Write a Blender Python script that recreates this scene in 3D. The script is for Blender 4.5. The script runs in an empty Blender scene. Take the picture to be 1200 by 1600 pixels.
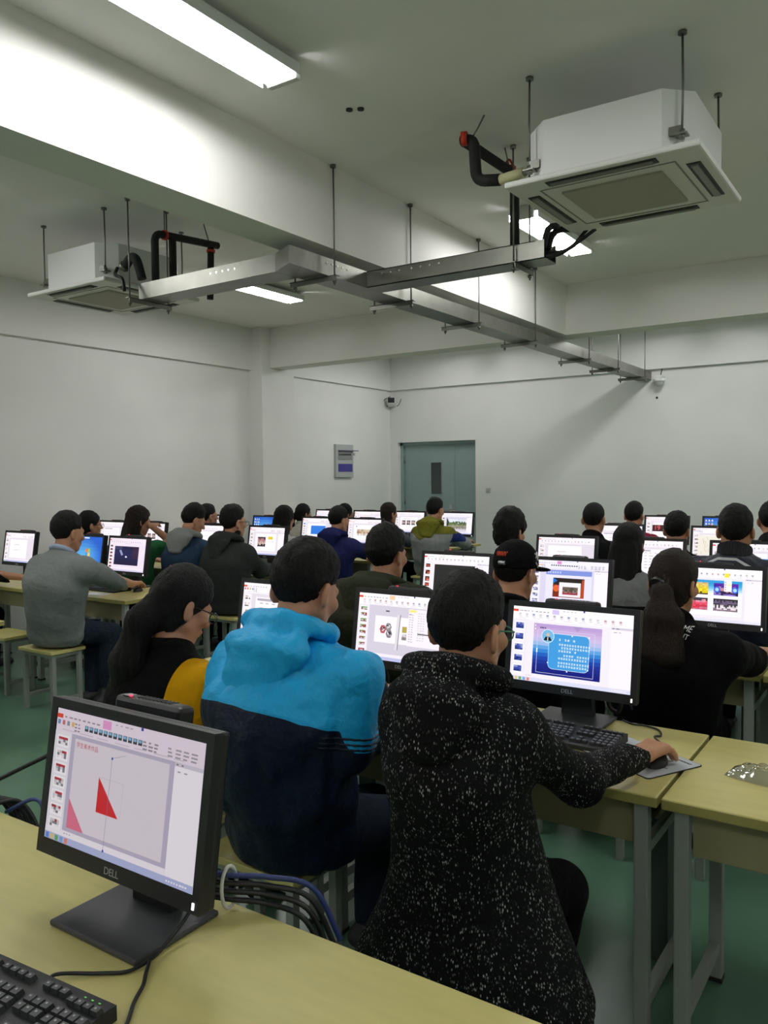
# Computer classroom: students on stools at long rows of desks with monitors.
import bpy, bmesh, math, random
import numpy as np
from mathutils import Vector, Matrix, Euler

random.seed(7)
SC = bpy.context.scene
COL = SC.collection

# ------------------------------------------------------------------ helpers
def lin(c):
    return c / 12.92 if c <= 0.04045 else ((c + 0.055) / 1.055) ** 2.4

def hexc(h):
    h = h.lstrip('#')
    return tuple(lin(int(h[i:i + 2], 16) / 255) for i in (0, 2, 4))

MATS = {}

def mat(name, color, rough=0.6, metal=0.0, bump=0.0, bscale=60.0, vary=0.0, vscale=8.0,
        spec=0.5, emit=None, estr=0.0, sheen=0.0, stretch=None, bdist=.01, distort=0.0):
    if name in MATS:
        return MATS[name]
    m = bpy.data.materials.new(name)
    m.use_nodes = True
    nt = m.node_tree
    b = nt.nodes['Principled BSDF']
    c = hexc(color) if isinstance(color, str) else color
    b.inputs['Base Color'].default_value = (*c, 1)
    b.inputs['Roughness'].default_value = rough
    b.inputs['Metallic'].default_value = metal
    b.inputs['Specular IOR Level'].default_value = spec
    if sheen:
        b.inputs['Sheen Weight'].default_value = sheen
    if emit is not None:
        e = hexc(emit) if isinstance(emit, str) else emit
        b.inputs['Emission Color'].default_value = (*e, 1)
        b.inputs['Emission Strength'].default_value = estr
    tc = nt.nodes.new('ShaderNodeTexCoord')
    src = tc.outputs['Object']
    if stretch:
        mp = nt.nodes.new('ShaderNodeMapping')
        mp.inputs['Scale'].default_value = stretch
        nt.links.new(src, mp.inputs['Vector'])
        src = mp.outputs['Vector']
    if vary:
        n = nt.nodes.new('ShaderNodeTexNoise')
        n.inputs['Scale'].default_value = vscale
        n.inputs['Detail'].default_value = 6
        nt.links.new(src, n.inputs['Vector'])
        r = nt.nodes.new('ShaderNodeValToRGB')
        r.color_ramp.elements[0].position = 0.3
        r.color_ramp.elements[1].position = 0.7
        r.color_ramp.elements[0].color = (*[x * (1 - vary) for x in c], 1)
        r.color_ramp.elements[1].color = (*[min(1, x * (1 + vary)) for x in c], 1)
        nt.links.new(n.outputs['Fac'], r.inputs['Fac'])
        nt.links.new(r.outputs['Color'], b.inputs['Base Color'])
    if bump:
        n = nt.nodes.new('ShaderNodeTexNoise')
        n.inputs['Scale'].default_value = bscale
        n.inputs['Detail'].default_value = 5
        n.inputs['Distortion'].default_value = distort
        nt.links.new(src, n.inputs['Vector'])
        bp = nt.nodes.new('ShaderNodeBump')
        bp.inputs['Strength'].default_value = bump
        bp.inputs['Distance'].default_value = bdist
        nt.links.new(n.outputs['Fac'], bp.inputs['Height'])
        nt.links.new(bp.outputs['Normal'], b.inputs['Normal'])
    MATS[name] = m
    return m

def zone_mat(name, stops, rough=0.85, bump=0.5, bscale=20.0, sheen=0.0, bdist=.022, distort=.4):
    """Cloth of several colours: constant ramp over the mesh's own 'zone' attribute."""
    m = mat(name, stops[0][1], rough, bump=bump, bscale=bscale, sheen=sheen, bdist=bdist, distort=distort, spec=.15 if rough > .6 else .3)
    nt = m.node_tree
    b = nt.nodes['Principled BSDF']
    a = nt.nodes.new('ShaderNodeAttribute')
    a.attribute_name = 'zone'
    r = nt.nodes.new('ShaderNodeValToRGB')
    r.color_ramp.interpolation = 'CONSTANT'
    els = r.color_ramp.elements
    els[0].position = 0
    els[0].color = (*hexc(stops[0][1]), 1)
    els[1].position = stops[1][0]
    els[1].color = (*hexc(stops[1][1]), 1)
    for p, c in stops[2:]:
        e = els.new(p)
        e.color = (*hexc(c), 1)
    nt.links.new(a.outputs['Fac'], r.inputs['Fac'])
    nt.links.new(r.outputs['Color'], b.inputs['Base Color'])
    return m

def tag(o, label=None, cat=None, group=None, kind=None):
    if label: o['label'] = label
    if cat: o['category'] = cat
    if group: o['group'] = group
    if kind: o['kind'] = kind
    return o

def empty(name, loc=(0, 0, 0), rz=0.0):
    o = bpy.data.objects.new(name, None)
    o.empty_display_size = 0.1
    o.location = loc
    o.rotation_euler = (0, 0, rz)
    COL.objects.link(o)
    return o

def obj(name, me, mats=None, parent=None, loc=None, rot=None):
    o = bpy.data.objects.new(name, me)
    COL.objects.link(o)
    if mats:
        for m in (mats if isinstance(mats, (list, tuple)) else [mats]):
            me.materials.append(m)
    if parent: o.parent = parent
    if loc: o.location = loc
    if rot: o.rotation_euler = rot
    return o

def copy_tree(o, parent=None):
    c = o.copy()
    COL.objects.link(c)
    if parent is not None:
        c.parent = parent
    for ch in list(o.children):
        if not ch.name.startswith('screen'):
            copy_tree(ch, c)
    return c

class MB:
    """Collects shapes into one mesh."""
    def __init__(s):
        s.bm = bmesh.new()

    def _mark(s, geom, mi):
        for f in geom:
            f.material_index = mi

    def box(s, x0, x1, y0, y1, z0, z1, mi=0, M=None, bev=0.0):
        vs = [s.bm.verts.new((x, y, z)) for x in (x0, x1) for y in (y0, y1) for z in (z0, z1)]
        q = [(0, 1, 3, 2), (4, 6, 7, 5), (0, 4, 5, 1), (2, 3, 7, 6), (0, 2, 6, 4), (1, 5, 7, 3)]
        fs = [s.bm.faces.new([vs[i] for i in f]) for f in q]
        s._mark(fs, mi)
        if bev > 0:
            es = list({e for f in fs for e in f.edges})
            r = bmesh.ops.bevel(s.bm, geom=es, offset=bev, segments=2, affect='EDGES', profile=0.5)
            s._mark(r['faces'], mi)
            vs = list({v for f in r['faces'] for v in f.verts} | {v for v in vs if v.is_valid})
        if M is not None:
            bmesh.ops.transform(s.bm, matrix=M, verts=[v for v in vs if v.is_valid])
        return s

    def prism(s, pts, axis, a, b, mi=0, M=None):
        """polygon pts (2D) extruded along axis from a to b"""
        def put(p, w):
            if axis == 'x': return (w, p[0], p[1])
            if axis == 'y': return (p[0], w, p[1])
            return (p[0], p[1], w)
        v0 = [s.bm.verts.new(put(p, a)) for p in pts]
        v1 = [s.bm.verts.new(put(p, b)) for p in pts]
        fs = [s.bm.faces.new(v0[::-1]), s.bm.faces.new(v1)]
        n = len(pts)
        for i in range(n):
            fs.append(s.bm.faces.new([v0[i], v0[(i + 1) % n], v1[(i + 1) % n], v1[i]]))
        s._mark(fs, mi)
        if M is not None:
            bmesh.ops.transform(s.bm, matrix=M, verts=v0 + v1)
        return s

    def tube(s, pts, r, seg=10, mi=0, caps=True):
        pts = [Vector(p) for p in pts]
        n = len(pts)
        rr = r if isinstance(r, (list, tuple)) else [r] * n
        rings = []
        up = None
        for i, p in enumerate(pts):
            t = (pts[min(i + 1, n - 1)] - pts[max(i - 1, 0)]).normalized()
            if up is None:
                up = t.orthogonal().normalized()
            else:
                up = (up - t * up.dot(t))
                up = up.normalized() if up.length > 1e-6 else t.orthogonal().normalized()
            w = t.cross(up)
            rings.append([s.bm.verts.new(p + (up * math.cos(2 * math.pi * k / seg) + w * math.sin(2 * math.pi * k / seg)) * rr[i]) for k in range(seg)])
        for i in range(n - 1):
            for k in range(seg):
                f = s.bm.faces.new([rings[i][k], rings[i][(k + 1) % seg], rings[i + 1][(k + 1) % seg], rings[i + 1][k]])
                f.material_index = mi
                f.smooth = True
        if caps:
            for ring, rev in ((rings[0], True), (rings[-1], False)):
                f = s.bm.faces.new(ring[::-1] if rev else ring)
                f.material_index = mi
        return s

    def sphere(s, c, r, mi=0, seg=14, sc=(1, 1, 1)):
        M = Matrix.Translation(c) @ Matrix.Diagonal((*sc, 1))
        g = bmesh.ops.create_uvsphere(s.bm, u_segments=seg, v_segments=max(6, seg // 2), radius=r, matrix=M)
        for v in g['verts']:
            for f in v.link_faces:
                f.material_index = mi
                f.smooth = True
        return s

    def mesh(s, name):
        bmesh.ops.recalc_face_normals(s.bm, faces=s.bm.faces)
        me = bpy.data.meshes.new(name)
        s.bm.to_mesh(me)
        s.bm.free()
        return me

    def build(s, name, mats, parent=None, loc=None, rot=None):
        return obj(name, s.mesh(name), mats, parent, loc, rot)

def curve_pts(ctrl, n=8):
    """Catmull-Rom through control points."""
    P = [Vector(p) for p in ctrl]
    P = [P[0] * 2 - P[1]] + P + [P[-1] * 2 - P[-2]]
    out = []
    for i in range(1, len(P) - 2):
        for k in range(n):
            t = k / n
            a, b, c, d = P[i - 1], P[i], P[i + 1], P[i + 2]
            out.append(0.5 * ((2 * b) + (c - a) * t + (2 * a - 5 * b + 4 * c - d) * t * t + (3 * b - a - 3 * c + d) * t ** 3))
    out.append(P[-2])
    return out

def text_mesh(txt, size, align='CENTER', extrude=0.0, spacing=1.0):
    cu = bpy.data.curves.new('lettering', 'FONT')
    cu.body = txt
    cu.size = size
    cu.align_x = align
    cu.align_y = 'CENTER'
    cu.extrude = extrude
    cu.space_character = spacing
    o = bpy.data.objects.new('lettering', cu)
    COL.objects.link(o)
    dg = bpy.context.evaluated_depsgraph_get()
    me = bpy.data.meshes.new_from_object(o.evaluated_get(dg))
    bpy.data.objects.remove(o)
    return me

# ------------------------------------------------------------------ shared materials
M_wall = mat('wall_paint', '#e9eae6', 0.75, bump=0.06, bscale=40, vary=0.03, vscale=1.2)
M_ceil = mat('ceiling_paint', '#f2f1ee', 0.85, bump=0.06, bscale=30, vary=0.03, vscale=0.9)
M_beam = mat('beam_paint', '#e6e6e0', 0.8, bump=0.05, bscale=35, vary=0.03, vscale=1.0)
M_floor = mat('floor_vinyl', '#587d65', 0.3, bump=0.02, bscale=12, vary=0.16, vscale=2.2, spec=0.4)
M_steel = mat('galvanised_steel', '#86877f', 0.38, metal=0.85, bump=0.05, bscale=25, vary=0.12, vscale=5)
M_rod = mat('zinc_rod', '#74756f', 0.45, metal=0.7)
M_desk = mat('desk_laminate', '#cbc17c', 0.36, bump=0.03, bscale=90, vary=0.05, vscale=6, stretch=(1, 6, 1))
M_desk_edge = mat('desk_edge_band', '#a39a58', 0.5, vary=0.05)
M_frame = mat('painted_steel_frame', '#9ba098', 0.45, metal=0.15)
M_shelf = mat('shelf_board', '#8d8763', 0.6, vary=0.06)
M_panel = mat('side_panel_paint', '#46524b', 0.6)
M_black = mat('black_plastic', '#16171a', 0.42, bump=0.05, bscale=300)
M_black2 = mat('matte_black_plastic', '#1d1e20', 0.55, bump=0.08, bscale=400)
M_base = mat('monitor_base_plastic', '#3c3d40', 0.5, bump=0.08, bscale=350)
M_key = mat('key_plastic', '#35363a', 0.5)
M_legend = mat('key_legend', '#9a9a98', 0.6)
M_cable = mat('black_cable', '#101113', 0.5)
M_ac = mat('air_conditioner_plastic', '#dfe0da', 0.5)
M_acbody = mat('air_conditioner_casing', '#e2e3e0', 0.6)
M_acdark = mat('air_outlet_dark', '#2b2c2a', 0.6)
M_acgrille = mat('intake_grille', '#aeac9c', 0.7, bump=0.5, bscale=180)
M_pipe = mat('pipe_insulation', '#191a18', 0.8, bump=0.2, bscale=80)
M_red = mat('red_tape', '#c23318', 0.5)
M_cream = mat('cream_tape', '#c9c79a', 0.6, bump=0.3, bscale=60)
M_silver = mat('silver_logo', '#b9bcc0', 0.3, metal=0.6)
M_white = mat('white_plastic', '#e4e6e4', 0.4)
M_paper = mat('paper', '#e6e8ea', 0.8)
M_led = mat('red_led', '#ff2040', 0.4, emit='#ff2848', estr=4.0)
M_wled = mat('white_led', '#ffffff', 0.4, emit='#ffffff', estr=3.0)

# ------------------------------------------------------------------ the room
XL, YB, ZC = -8.2, 12.4, 3.8          # left wall, back wall, ceiling
XR, YF = 3.2, -3.4

def struct(name, mb, m):
    o = mb.build(name, m)
    o['kind'] = 'structure'
    return o

struct('floor', MB().box(XL - .2, XR + .2, YF - .2, YB + .4, -0.12, 0.0), M_floor)
struct('ceiling', MB().box(XL - .2, XR + .2, YF - .2, YB + .4, ZC, ZC + 0.12), M_ceil)
struct('wall_left', MB().box(XL - .2, XL, YF - .2, YB + .4, 0, ZC), M_wall)
struct('wall_right', MB().box(XR, XR + .2, YF - .2, YB + .4, 0, ZC), M_wall)
struct('wall_front', MB().box(XL, XR, YF - .2, YF, 0, ZC), M_wall)
DX0, DX1, DZ = -8.03, -6.46, 2.26     # door opening in the back wall
wb = MB()
wb.box(XL, DX0, YB, YB + .4, 0, ZC).box(DX1, XR, YB, YB + .4, 0, ZC).box(DX0, DX1, YB, YB + .4, DZ, ZC)
struct('wall_back', wb, M_wall)
# shallow ring beams over the infill walls (their undersides draw the thin line)
struct('beam_ring_back', MB().box(XL, XR, YB - 0.07, YB, 3.2, ZC), M_wall)
lb = MB()
lb.box(XL, XL + 0.06, YF, 8.72, 3.2, ZC).box(XL, XL + 0.06, 9.43, YB - .07, 3.2, ZC)
struct('beam_ring_left', lb, M_wall)
# big downstand beams and the column
struct('beam_long', MB().box(-3.79, -3.476, YF, 8.9, 3.235, ZC), M_beam)
struct('beam_cross', MB().box(XL + 0.25, XR, 8.9, 9.22, 3.235, ZC), M_beam)
struct('column_left', MB().box(XL, XL + 0.25, 8.72, 9.43, 0, ZC), M_wall)

# door
M_door = mat('door_steel', '#8fa3a1', 0.5, vary=0.03)
M_doorglass = mat('door_glass', '#3b4442', 0.15)
d = MB()
yd = YB + 0.13
d.box(DX0 + .06, -6.95, yd, yd + .05, 0.01, DZ - .05)
d.box(-6.935, DX1 - .02, yd, yd + .05, 0.01, DZ - .05)
d.box(-6.955, -6.93, yd - .012, yd + .0, 0.01, DZ - .05)
door = struct('door_1', d, M_door)
fr = MB()
fr.box(DX0, DX0 + .055, YB + .08, yd + .06, 0, DZ).box(DX1 - .02, DX1, YB + .08, yd + .06, 0, DZ).box(DX0, DX1, YB + .08, yd + .06, DZ - .05, DZ)
fr.build('door_frame', M_door, door)
dw = MB().box(-7.41, -7.2, yd - .006, yd + .003, 1.33, 1.89).build('door_window', M_doorglass, door)
w = MB()
for a in ((-7.425, -7.41, 1.315, 1.905), (-7.2, -7.185, 1.315, 1.905)):
    w.box(a[0], a[1], yd - .014, yd, a[2], a[3])
w.box(-7.41, -7.2, yd - .014, yd, 1.89, 1.905).box(-7.41, -7.2, yd - .014, yd, 1.315, 1.33)
w.build('door_window_frame', M_door, dw)
h = MB()
h.tube([(-7.02, yd - .005, 1.06), (-7.02, yd - .05, 1.06), (-7.13, yd - .055, 1.06)], 0.011)
h.box(-7.045, -6.995, yd - .01, yd, 0.98, 1.14)
h.build('door_handle', M_silver, door)
hg = MB()
for z in (.3, 1.2, 1.95):
    hg.tube([(DX0 + .062, yd - .01, z - .06), (DX0 + .062, yd - .01, z + .06)], 0.012)
hg.build('hinge', M_steel, door)

# electrical box on the left wall
eb = empty('distribution_box', (XL, 10.95, 1.92))
tag(eb, 'grey wall distribution box with two dark windows, between column and corner', 'electrical box')
MB().box(0, .05, -.24, .24, -.275, .275, bev=.006).build('casing', mat('box_paint', '#b4b8b6', 0.5), eb)
MB().box(.05, .056, -.19, .2, .02, .17).build('breaker_window', mat('breaker_strip', '#8d8f90', 0.4), eb)
MB().box(.05, .058, -.19, .2, -.18, -.05).build('lower_window', mat('blue_window', '#4a4590', 0.3), eb)
b = MB()
for k in range(9):
    b.box(.056, .062, -.17 + k * .038, -.15 + k * .038, .09, .12)
b.build('breaker_switches', M_black2, eb)
MB().box(.056, .09, -.19, .34, .165, .178).build('open_flap', mat('flap', '#6c6a86', 0.4), eb)

sw = empty('light_switch', (-6.22, YB, 1.4))
tag(sw, 'small white light switch on back wall right of grey door', 'switch')
MB().box(-.045, .045, -.012, 0, -.045, .045, bev=.004).build('plate', mat('switch_plate', '#c9ccca', 0.5), sw)
MB().box(-.03, .03, -.018, -.012, -.03, .03, bev=.003).build('rocker', mat('switch_rocker', '#b9bcba', 0.4), sw)

# corner security camera
sc = empty('security_camera', (XL + .12, YB - .12, 2.98))
tag(sc, 'white box security camera with black lens in back left corner', 'camera')
MB().tube([(-.1, .1, .12), (0, 0, .1), (0, 0, 0.03)], .014).build('bracket', M_white, sc)
R = Matrix.Rotation(math.radians(30), 4, 'Z') @ Matrix.Rotation(math.radians(-12), 4, 'X')
c = MB().box(-.07, .07, -.13, .1, -.055, .055, bev=.012)
bmesh.ops.transform(c.bm, matrix=R, verts=c.bm.verts[:])
c.build('housing', M_white, sc)
c = MB().box(-.06, .06, -.138, -.128, -.046, .046)
bmesh.ops.transform(c.bm, matrix=R, verts=c.bm.verts[:])
c.build('lens_window', M_black, sc)
MB().tube(curve_pts([(-.02, .1, -.03), (-.12, .02, -.06), (-.12, -.06, .04), (-.03, -.02, .1)]), .006, 6).build('cable', M_cable, sc)
MB().tube(curve_pts([(.05, .1, -.06), (.12, .06, -.04), (.14, .1, .06)]), .006, 6).build('cable', M_cable, sc)

# dome camera at the end of the trunking
dc = empty('dome_camera', (-3.36, YB - .001, 2.98))
tag(dc, 'white half-round dome camera on back wall below trunking end', 'camera')
MB().box(-.06, .06, -.2, 0, .05, .11, bev=.01).build('wall_bracket', M_white, dc)
MB().tube([(0, -.12, .06), (0, -.12, .02)], .085, 20).build('mount_ring', M_white, dc)
MB().sphere((0, -.12, .02), .075, sc=(1, 1, .9)).build('dome', mat('dome_plastic', '#b9bcba', 0.15), dc)
MB().tube(curve_pts([(0, -.03, .11), (.02, -.04, .2), (.05, -.02, .28)]), .008, 6).build('cable', M_cable, dc)

# small stains/holes on the ceiling and wall
def spot(x, y, z, r, nrm, label):
    o = MB()
    if nrm == 'z':
        o.tube([(x, y, z), (x, y, z - .01)], r, 10)
    else:
        o.tube([(x, y, z), (x, y - .01, z)], r, 10)
    o = o.build('mount_plug', M_black2)
    tag(o, label, 'anchor')
spot(-2.86, 3.93, ZC, .02, 'z', 'small dark anchor plug in the ceiling, left of a close pair')
spot(-2.80, 3.96, ZC, .02, 'z', 'small dark anchor plug in the ceiling, right of a close pair')
spot(-3.42, YB, 2.78, .018, 'y', 'small dark anchor plug in back wall below dome camera')

# ------------------------------------------------------------------ fluorescent lights
M_tube = mat('lit_tube', '#ffffff', 0.4, emit=(1.0, 0.985, 0.985), estr=74.0)
M_fit = mat('light_fitting', '#c9cac4', 0.45)
def light(x, y0, label, vis=True):
    o = empty('fluorescent_light', (x, y0, ZC))
    tag(o, label, 'ceiling light', 'twin tube fluorescent ceiling lights')
    L = 1.34
    MB().box(-.05, .05, 0, L, -.045, 0, bev=.006).build('fitting_body', M_fit, o)
    MB().box(-.1, .1, -.012, .03, -.105, -.03, bev=.006).build('end_cap', M_fit, o)
    MB().box(-.1, .1, L - .03, L + .012, -.105, -.03, bev=.006).build('end_cap', M_fit, o)
    for s in (-.072, .072):
        MB().tube([(s, .032, -.085), (s, L - .032, -.085)], .018, 12, caps=False).build('tube', M_tube, o)
    rf = MB().box(-.125, .125, .03, L - .03, -.05, -.044).box(-.13, -.125, .03, L - .03, -.099, -.044).box(.125, .13, .03, L - .03, -.099, -.044)
    rf.build('reflector', M_white, o)
    return o
light(-2.83, 1.98, 'lit twin fluorescent tube nearest the camera, beside the long beam')
light(-2.75, 6.10, 'lit twin fluorescent tube half hidden behind the right air conditioner')
light(-6.20, 6.10, 'lit twin fluorescent tube below the trunking on the left')
for (x, y) in ((-2.83, -2.2), (-6.2, 1.98), (-6.2, -2.2), (0.7, 1.98), (0.7, 6.1), (0.7, -2.2), (-6.2, 10.2), (-2.75, 10.2), (0.7, 10.2)):  # far tubes hidden behind the cross beam are added to brighten the back wall
    light(x, y, 'unseen lit twin fluorescent tube on the ceiling outside the picture')

# ------------------------------------------------------------------ ceiling cassettes
def cassette(cx, cy, label):
    o = empty('air_conditioner', (cx, cy, 3.2))
    tag(o, label, 'air conditioner', 'ceiling cassette air conditioners')
    p = MB().box(-.51, .51, -.5, .5, 0, .035, bev=.012)
    p.build('front_panel', M_ac, o)
    c = .13
    a, b = .44, .43
    MB().prism([(-a + c, -b), (a - c, -b), (a, -b + c), (a, b - c), (a - c, b), (-a + c, b), (-a, b - c), (-a, -b + c)], 'z', .03, .34).build('casing', M_acbody, o)
    for k in range(4):
        ang = k * math.pi / 2
        R = Matrix.Rotation(ang, 4, 'Z')
        f = MB().box(-.29, .29, -.462, -.392, -.004, .004, M=R, bev=.003)
        f.build('air_outlet', M_acdark, o)
        f = MB().box(-.27, .27, -.445, -.412, -.014, -.002, M=R @ Matrix.Translation((0, 0, 0)), bev=.003)
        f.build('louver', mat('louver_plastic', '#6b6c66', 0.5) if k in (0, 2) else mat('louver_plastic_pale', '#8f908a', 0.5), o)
    g = MB().box(-.27, .27, -.27, .27, -.012, .004, bev=.004)
    g.build('intake_grille', M_acgrille, o)
    f = MB()
    for a2 in ((-.36, .36, -.36, -.352), (-.36, .36, .352, .36), (-.36, -.352, -.352, .352), (.352, .36, -.352, .352)):
        f.box(*a2, -.003, .004)
    f.build('panel_seam', mat('seam_grey', '#8c8d86', 0.6), o)
    for sx in (-1, 1):
        for sy in (-1, 1):
            r = MB()
            x, y = sx * .4, sy * .4
            r.tube([(x, y, .1), (x + .004 * sx, y, .35), (x, y, .6)], .006, 8)
            rod = r.build('hanger_rod', M_rod, o)
            l = MB()
            l.box(x - .03, x + .03, y - .03, y + .03, .1, .108).tube([(x, y, .085), (x, y, .13)], .016, 6).box(x - .06 * (sx > 0) , x + .06 * (sx < 0), y - .012, y + .012, .108, .15)
            l.build('hanger_lug', M_steel, rod)
            MB().tube([(x, y, .585), (x, y, .6)], .022, 8).build('ceiling_anchor', M_rod, rod)
    return o
cassette(-1.44, 4.59, 'white ceiling air conditioner at upper right, hung on rods')
cassette(-5.87, 4.6, 'white ceiling air conditioner at left, beyond the long beam')

# ------------------------------------------------------------------ cable trunking under the beam
tr = empty('cable_trunking', (-3.6, 4.2, 3.05))
tag(tr, 'galvanised metal cable trunking running under the beam with two branches', 'cable trunking')
def wbox(name, pr, m, *boxes, bev=.0):
    mb = MB()
    for bx in boxes:
        mb.box(bx[0] + 3.6, bx[1] + 3.6, bx[2] - 4.2, bx[3] - 4.2, bx[4] - 3.05, bx[5] - 3.05)
    return mb.build(name, m, pr)
ZT0, ZT1 = 3.05, 3.17
mm = MB()
P2 = [(-3.72, 4.24), (-3.50, 4.12), (-3.50, 12.39), (-3.72, 12.39)]
mm.prism([(x + 3.6, y - 4.2) for x, y in P2], 'z', 0, .12)
mm.build('main_run', M_steel, tr)
mm = MB()
mm.prism([(-5.15 + 3.6, .06), (-3.722 + 3.6, .04), (-3.722 + 3.6, .27), (-5.15 + 3.6, .27)], 'z', 0, .12)
mm.build('left_branch', M_steel, tr)
mm = MB()
mm.box(-3.498 + 3.6, -2.1 + 3.6, .8, .805, 0, .12).box(-3.498 + 3.6, -2.1 + 3.6, .995, 1.0, 0, .12).box(-3.498 + 3.6, -2.1 + 3.6, .8, 1.0, 0, .006).box(-3.498 + 3.6, -2.16 + 3.6, .8, 1.0, .114, .12)
mm.build('right_branch', M_steel, tr)
rv = MB()
for k in range(7):
    x = -3.36 + k * .075 + (0.03 if k > 2 else 0)
    rv.tube([(x + 3.6, .8, .085), (x + 3.6, .796, .085)], .008, 8)
for k in range(5):
    rv.tube([(-3.5 + 3.6, .32 + k * .06, .085), (-3.496 + 3.6, .32 + k * .06, .085)], .008, 8)
    rv.tube([(-4.35 + k * .06 + 3.6, .05, .08), (-4.35 + k * .06 + 3.6, .045, .08)], .008, 8)
rv.build('rivets', mat('bright_rivet', '#d9d9d0', 0.25, metal=0.9), tr)
# slotted brackets with hanging rods
def bracket(x0, x1, y0, y1, rods, label, zt=None):
    cx, cy = (x0 + x1) / 2, (y0 + y1) / 2
    o = empty('trunking_bracket', (cx, cy, 3.03))
    tag(o, label, 'bracket', 'slotted hanger brackets under the trunking')
    dx, dy = x1 - x0, y1 - y0
    L = math.hypot(dx, dy)
    R = Matrix.Rotation(math.atan2(dy, dx), 4, 'Z')
    m = MB()
    m.box(-L / 2, L / 2, -.02, -.016, -.022, .016, M=R)
    n = int(L / .05)
    for k in range(n + 1):
        xx = -L / 2 + k * L / n
        m.box(xx - .007, xx + .007, -.02, .02, .010, .016, M=R)
    m.box(-L / 2, L / 2, .014, .02, .010, .016, M=R).box(-L / 2, L / 2, -.02, -.014, .010, .016, M=R)
    m.build('slotted_rail', M_steel, o)
    for (x, y, top) in rods:
        q = MB()
        q.tube([(x - cx, y - cy, -.05), (x - cx, y - cy, top - 3.03)], .006, 8)
        rod = q.build('hanger_rod', M_rod, o)
        q = MB()
        q.tube([(x - cx, y - cy, -.035), (x - cx, y - cy, -.018)], .014, 6).tube([(x - cx, y - cy, .0), (x - cx, y - cy, .012)], .014, 6)
        if top > 3.7:
            q.tube([(x - cx, y - cy, top - 3.05), (x - cx, y - cy, top - 3.03)], .02, 8)
        q.build('nut', M_rod, rod)
ys = [4.55, 5.55, 6.72, 8.0, 9.6, 10.7, 11.9]
wh = ['nearest the corner of the left branch', 'just behind the right branch', 'third along from the left branch',
      'fourth along, just before the cross beam', 'first beyond the cross beam', 'second beyond the cross beam', 'at the back wall end of the trunking']
for y, l in zip(ys, wh):
    top = ZC if not 8.9 < y < 9.22 else 3.235
    rl = 3.235 if y < 8.9 else ZC
    bracket(-3.84, -3.43, y, y, [(-3.455, y, top), (-3.81, y, 3.235 if y < 8.9 else top)], 'slotted hanger bracket under the trunking, ' + l)
bracket(-5.135, -5.135, 4.14, 4.56, [(-5.135, 4.16, ZC), (-5.135, 4.54, ZC)], 'slotted hanger bracket under left branch of trunking by the air conditioner')
bracket(-2.3, -2.3, 4.95, 5.25, [(-2.3, 4.97, ZC), (-2.3, 5.23, ZC)], 'slotted hanger bracket under right branch of trunking by the air conditioner')

# flexible cables out of the right branch
for i, (a, b, c2) in enumerate((((-2.13, 5.06, 3.13), (-2.11, 5.1, 3.26), (-2.04, 5.1, 3.27)),
                                ((-2.13, 5.13, 3.14), (-2.08, 5.15, 3.25), (-1.93, 5.2, 3.26)),
                                ((-2.12, 5.09, 3.09), (-1.98, 5.13, 3.12), (-1.86, 5.13, 3.22)),
                                ((-2.14, 5.03, 3.0705), (-2.0, 5.06, 3.078), (-1.8, 5.12, 3.21)))):
    o = MB().tube(curve_pts([a, b, c2], 6), .022 if i < 2 else .012, 8).build('flexible_cable', M_pipe)
    tag(o, ['thick black cable rising from trunking end, left of two', 'thick black cable rising from trunking end, right of two',
            'thin dark cable looping out of trunking end, upper of two', 'thin dark cable looping out of trunking end, lower of two'][i], 'cable')

# insulated pipes, right
pp = empty('insulated_pipe', (-2.3, 4.8, 3.4))
tag(pp, 'black insulated pipe with red tape bending into the right air conditioner', 'pipe')
def T(ctrl, r, name, m, par, off, seg=14):
    mb = MB()
    mb.tube([Vector(p) - Vector(off) for p in ctrl], r, seg)
    return mb.build(name, m, par)
def bend(pts, r=.06, n=5):
    P = [Vector(p) for p in pts]
    out = [P[0]]
    for i in range(1, len(P) - 1):
        a = (P[i - 1] - P[i]).normalized(); b = (P[i + 1] - P[i]).normalized()
        s, e = P[i] + a * r, P[i] + b * r
        for k in range(n + 1):
            t = k / n
            out.append(s * (1 - t) ** 2 + P[i] * 2 * t * (1 - t) + e * t * t)
    out.append(P[-1])
    return out
off = (-2.3, 4.8, 3.4)
T(bend([(-2.36, 5.12, 3.17), (-2.36, 5.12, 3.67), (-2.34, 4.38, 3.64)], .07), .032, 'insulation', M_pipe, pp, off)
T(bend([(-2.36, 4.38, 3.645), (-2.28, 4.38, 3.645), (-2.275, 4.4, 3.4), (-2.12, 4.4, 3.375)], .06), .034, 'insulation', M_pipe, pp, off)
T([(-2.12, 4.4, 3.375), (-1.97, 4.4, 3.385)], .029, 'cream_wrap', M_cream, pp, off)
T([(-2.345, 4.35, 3.645), (-2.312, 4.36, 3.645)], .041, 'red_band', M_red, pp, off)
T(curve_pts([(-2.40, 5.03, 3.68), (-2.36, 5.03, 3.74), (-2.32, 5.03, 3.68)], 6), .008, 'red_tie', M_red, pp, off, 8)
T([(-2.36, 5.05, 3.64), (-2.36, 5.06, 3.70)], .036, 'red_band', M_red, pp, off)
T([(-2.36, 5.06, 3.66), (-2.36, 4.97, 3.8)], .005, 'hanger_rod', M_rod, pp, off, 6)
T(curve_pts([(-2.3, 4.4, 3.66), (-2.27, 4.42, 3.72), (-2.25, 4.46, 3.8)]), .005, 'hanger_rod', M_rod, pp, off, 6)
T([(-1.97, 4.4, 3.385), (-1.89, 4.4, 3.385)], .02, 'coupling', M_steel, pp, off)
T([(-1.95, 4.37, 3.36), (-1.95, 4.43, 3.42)], .012, 'clamp', M_steel, pp, off)

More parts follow.
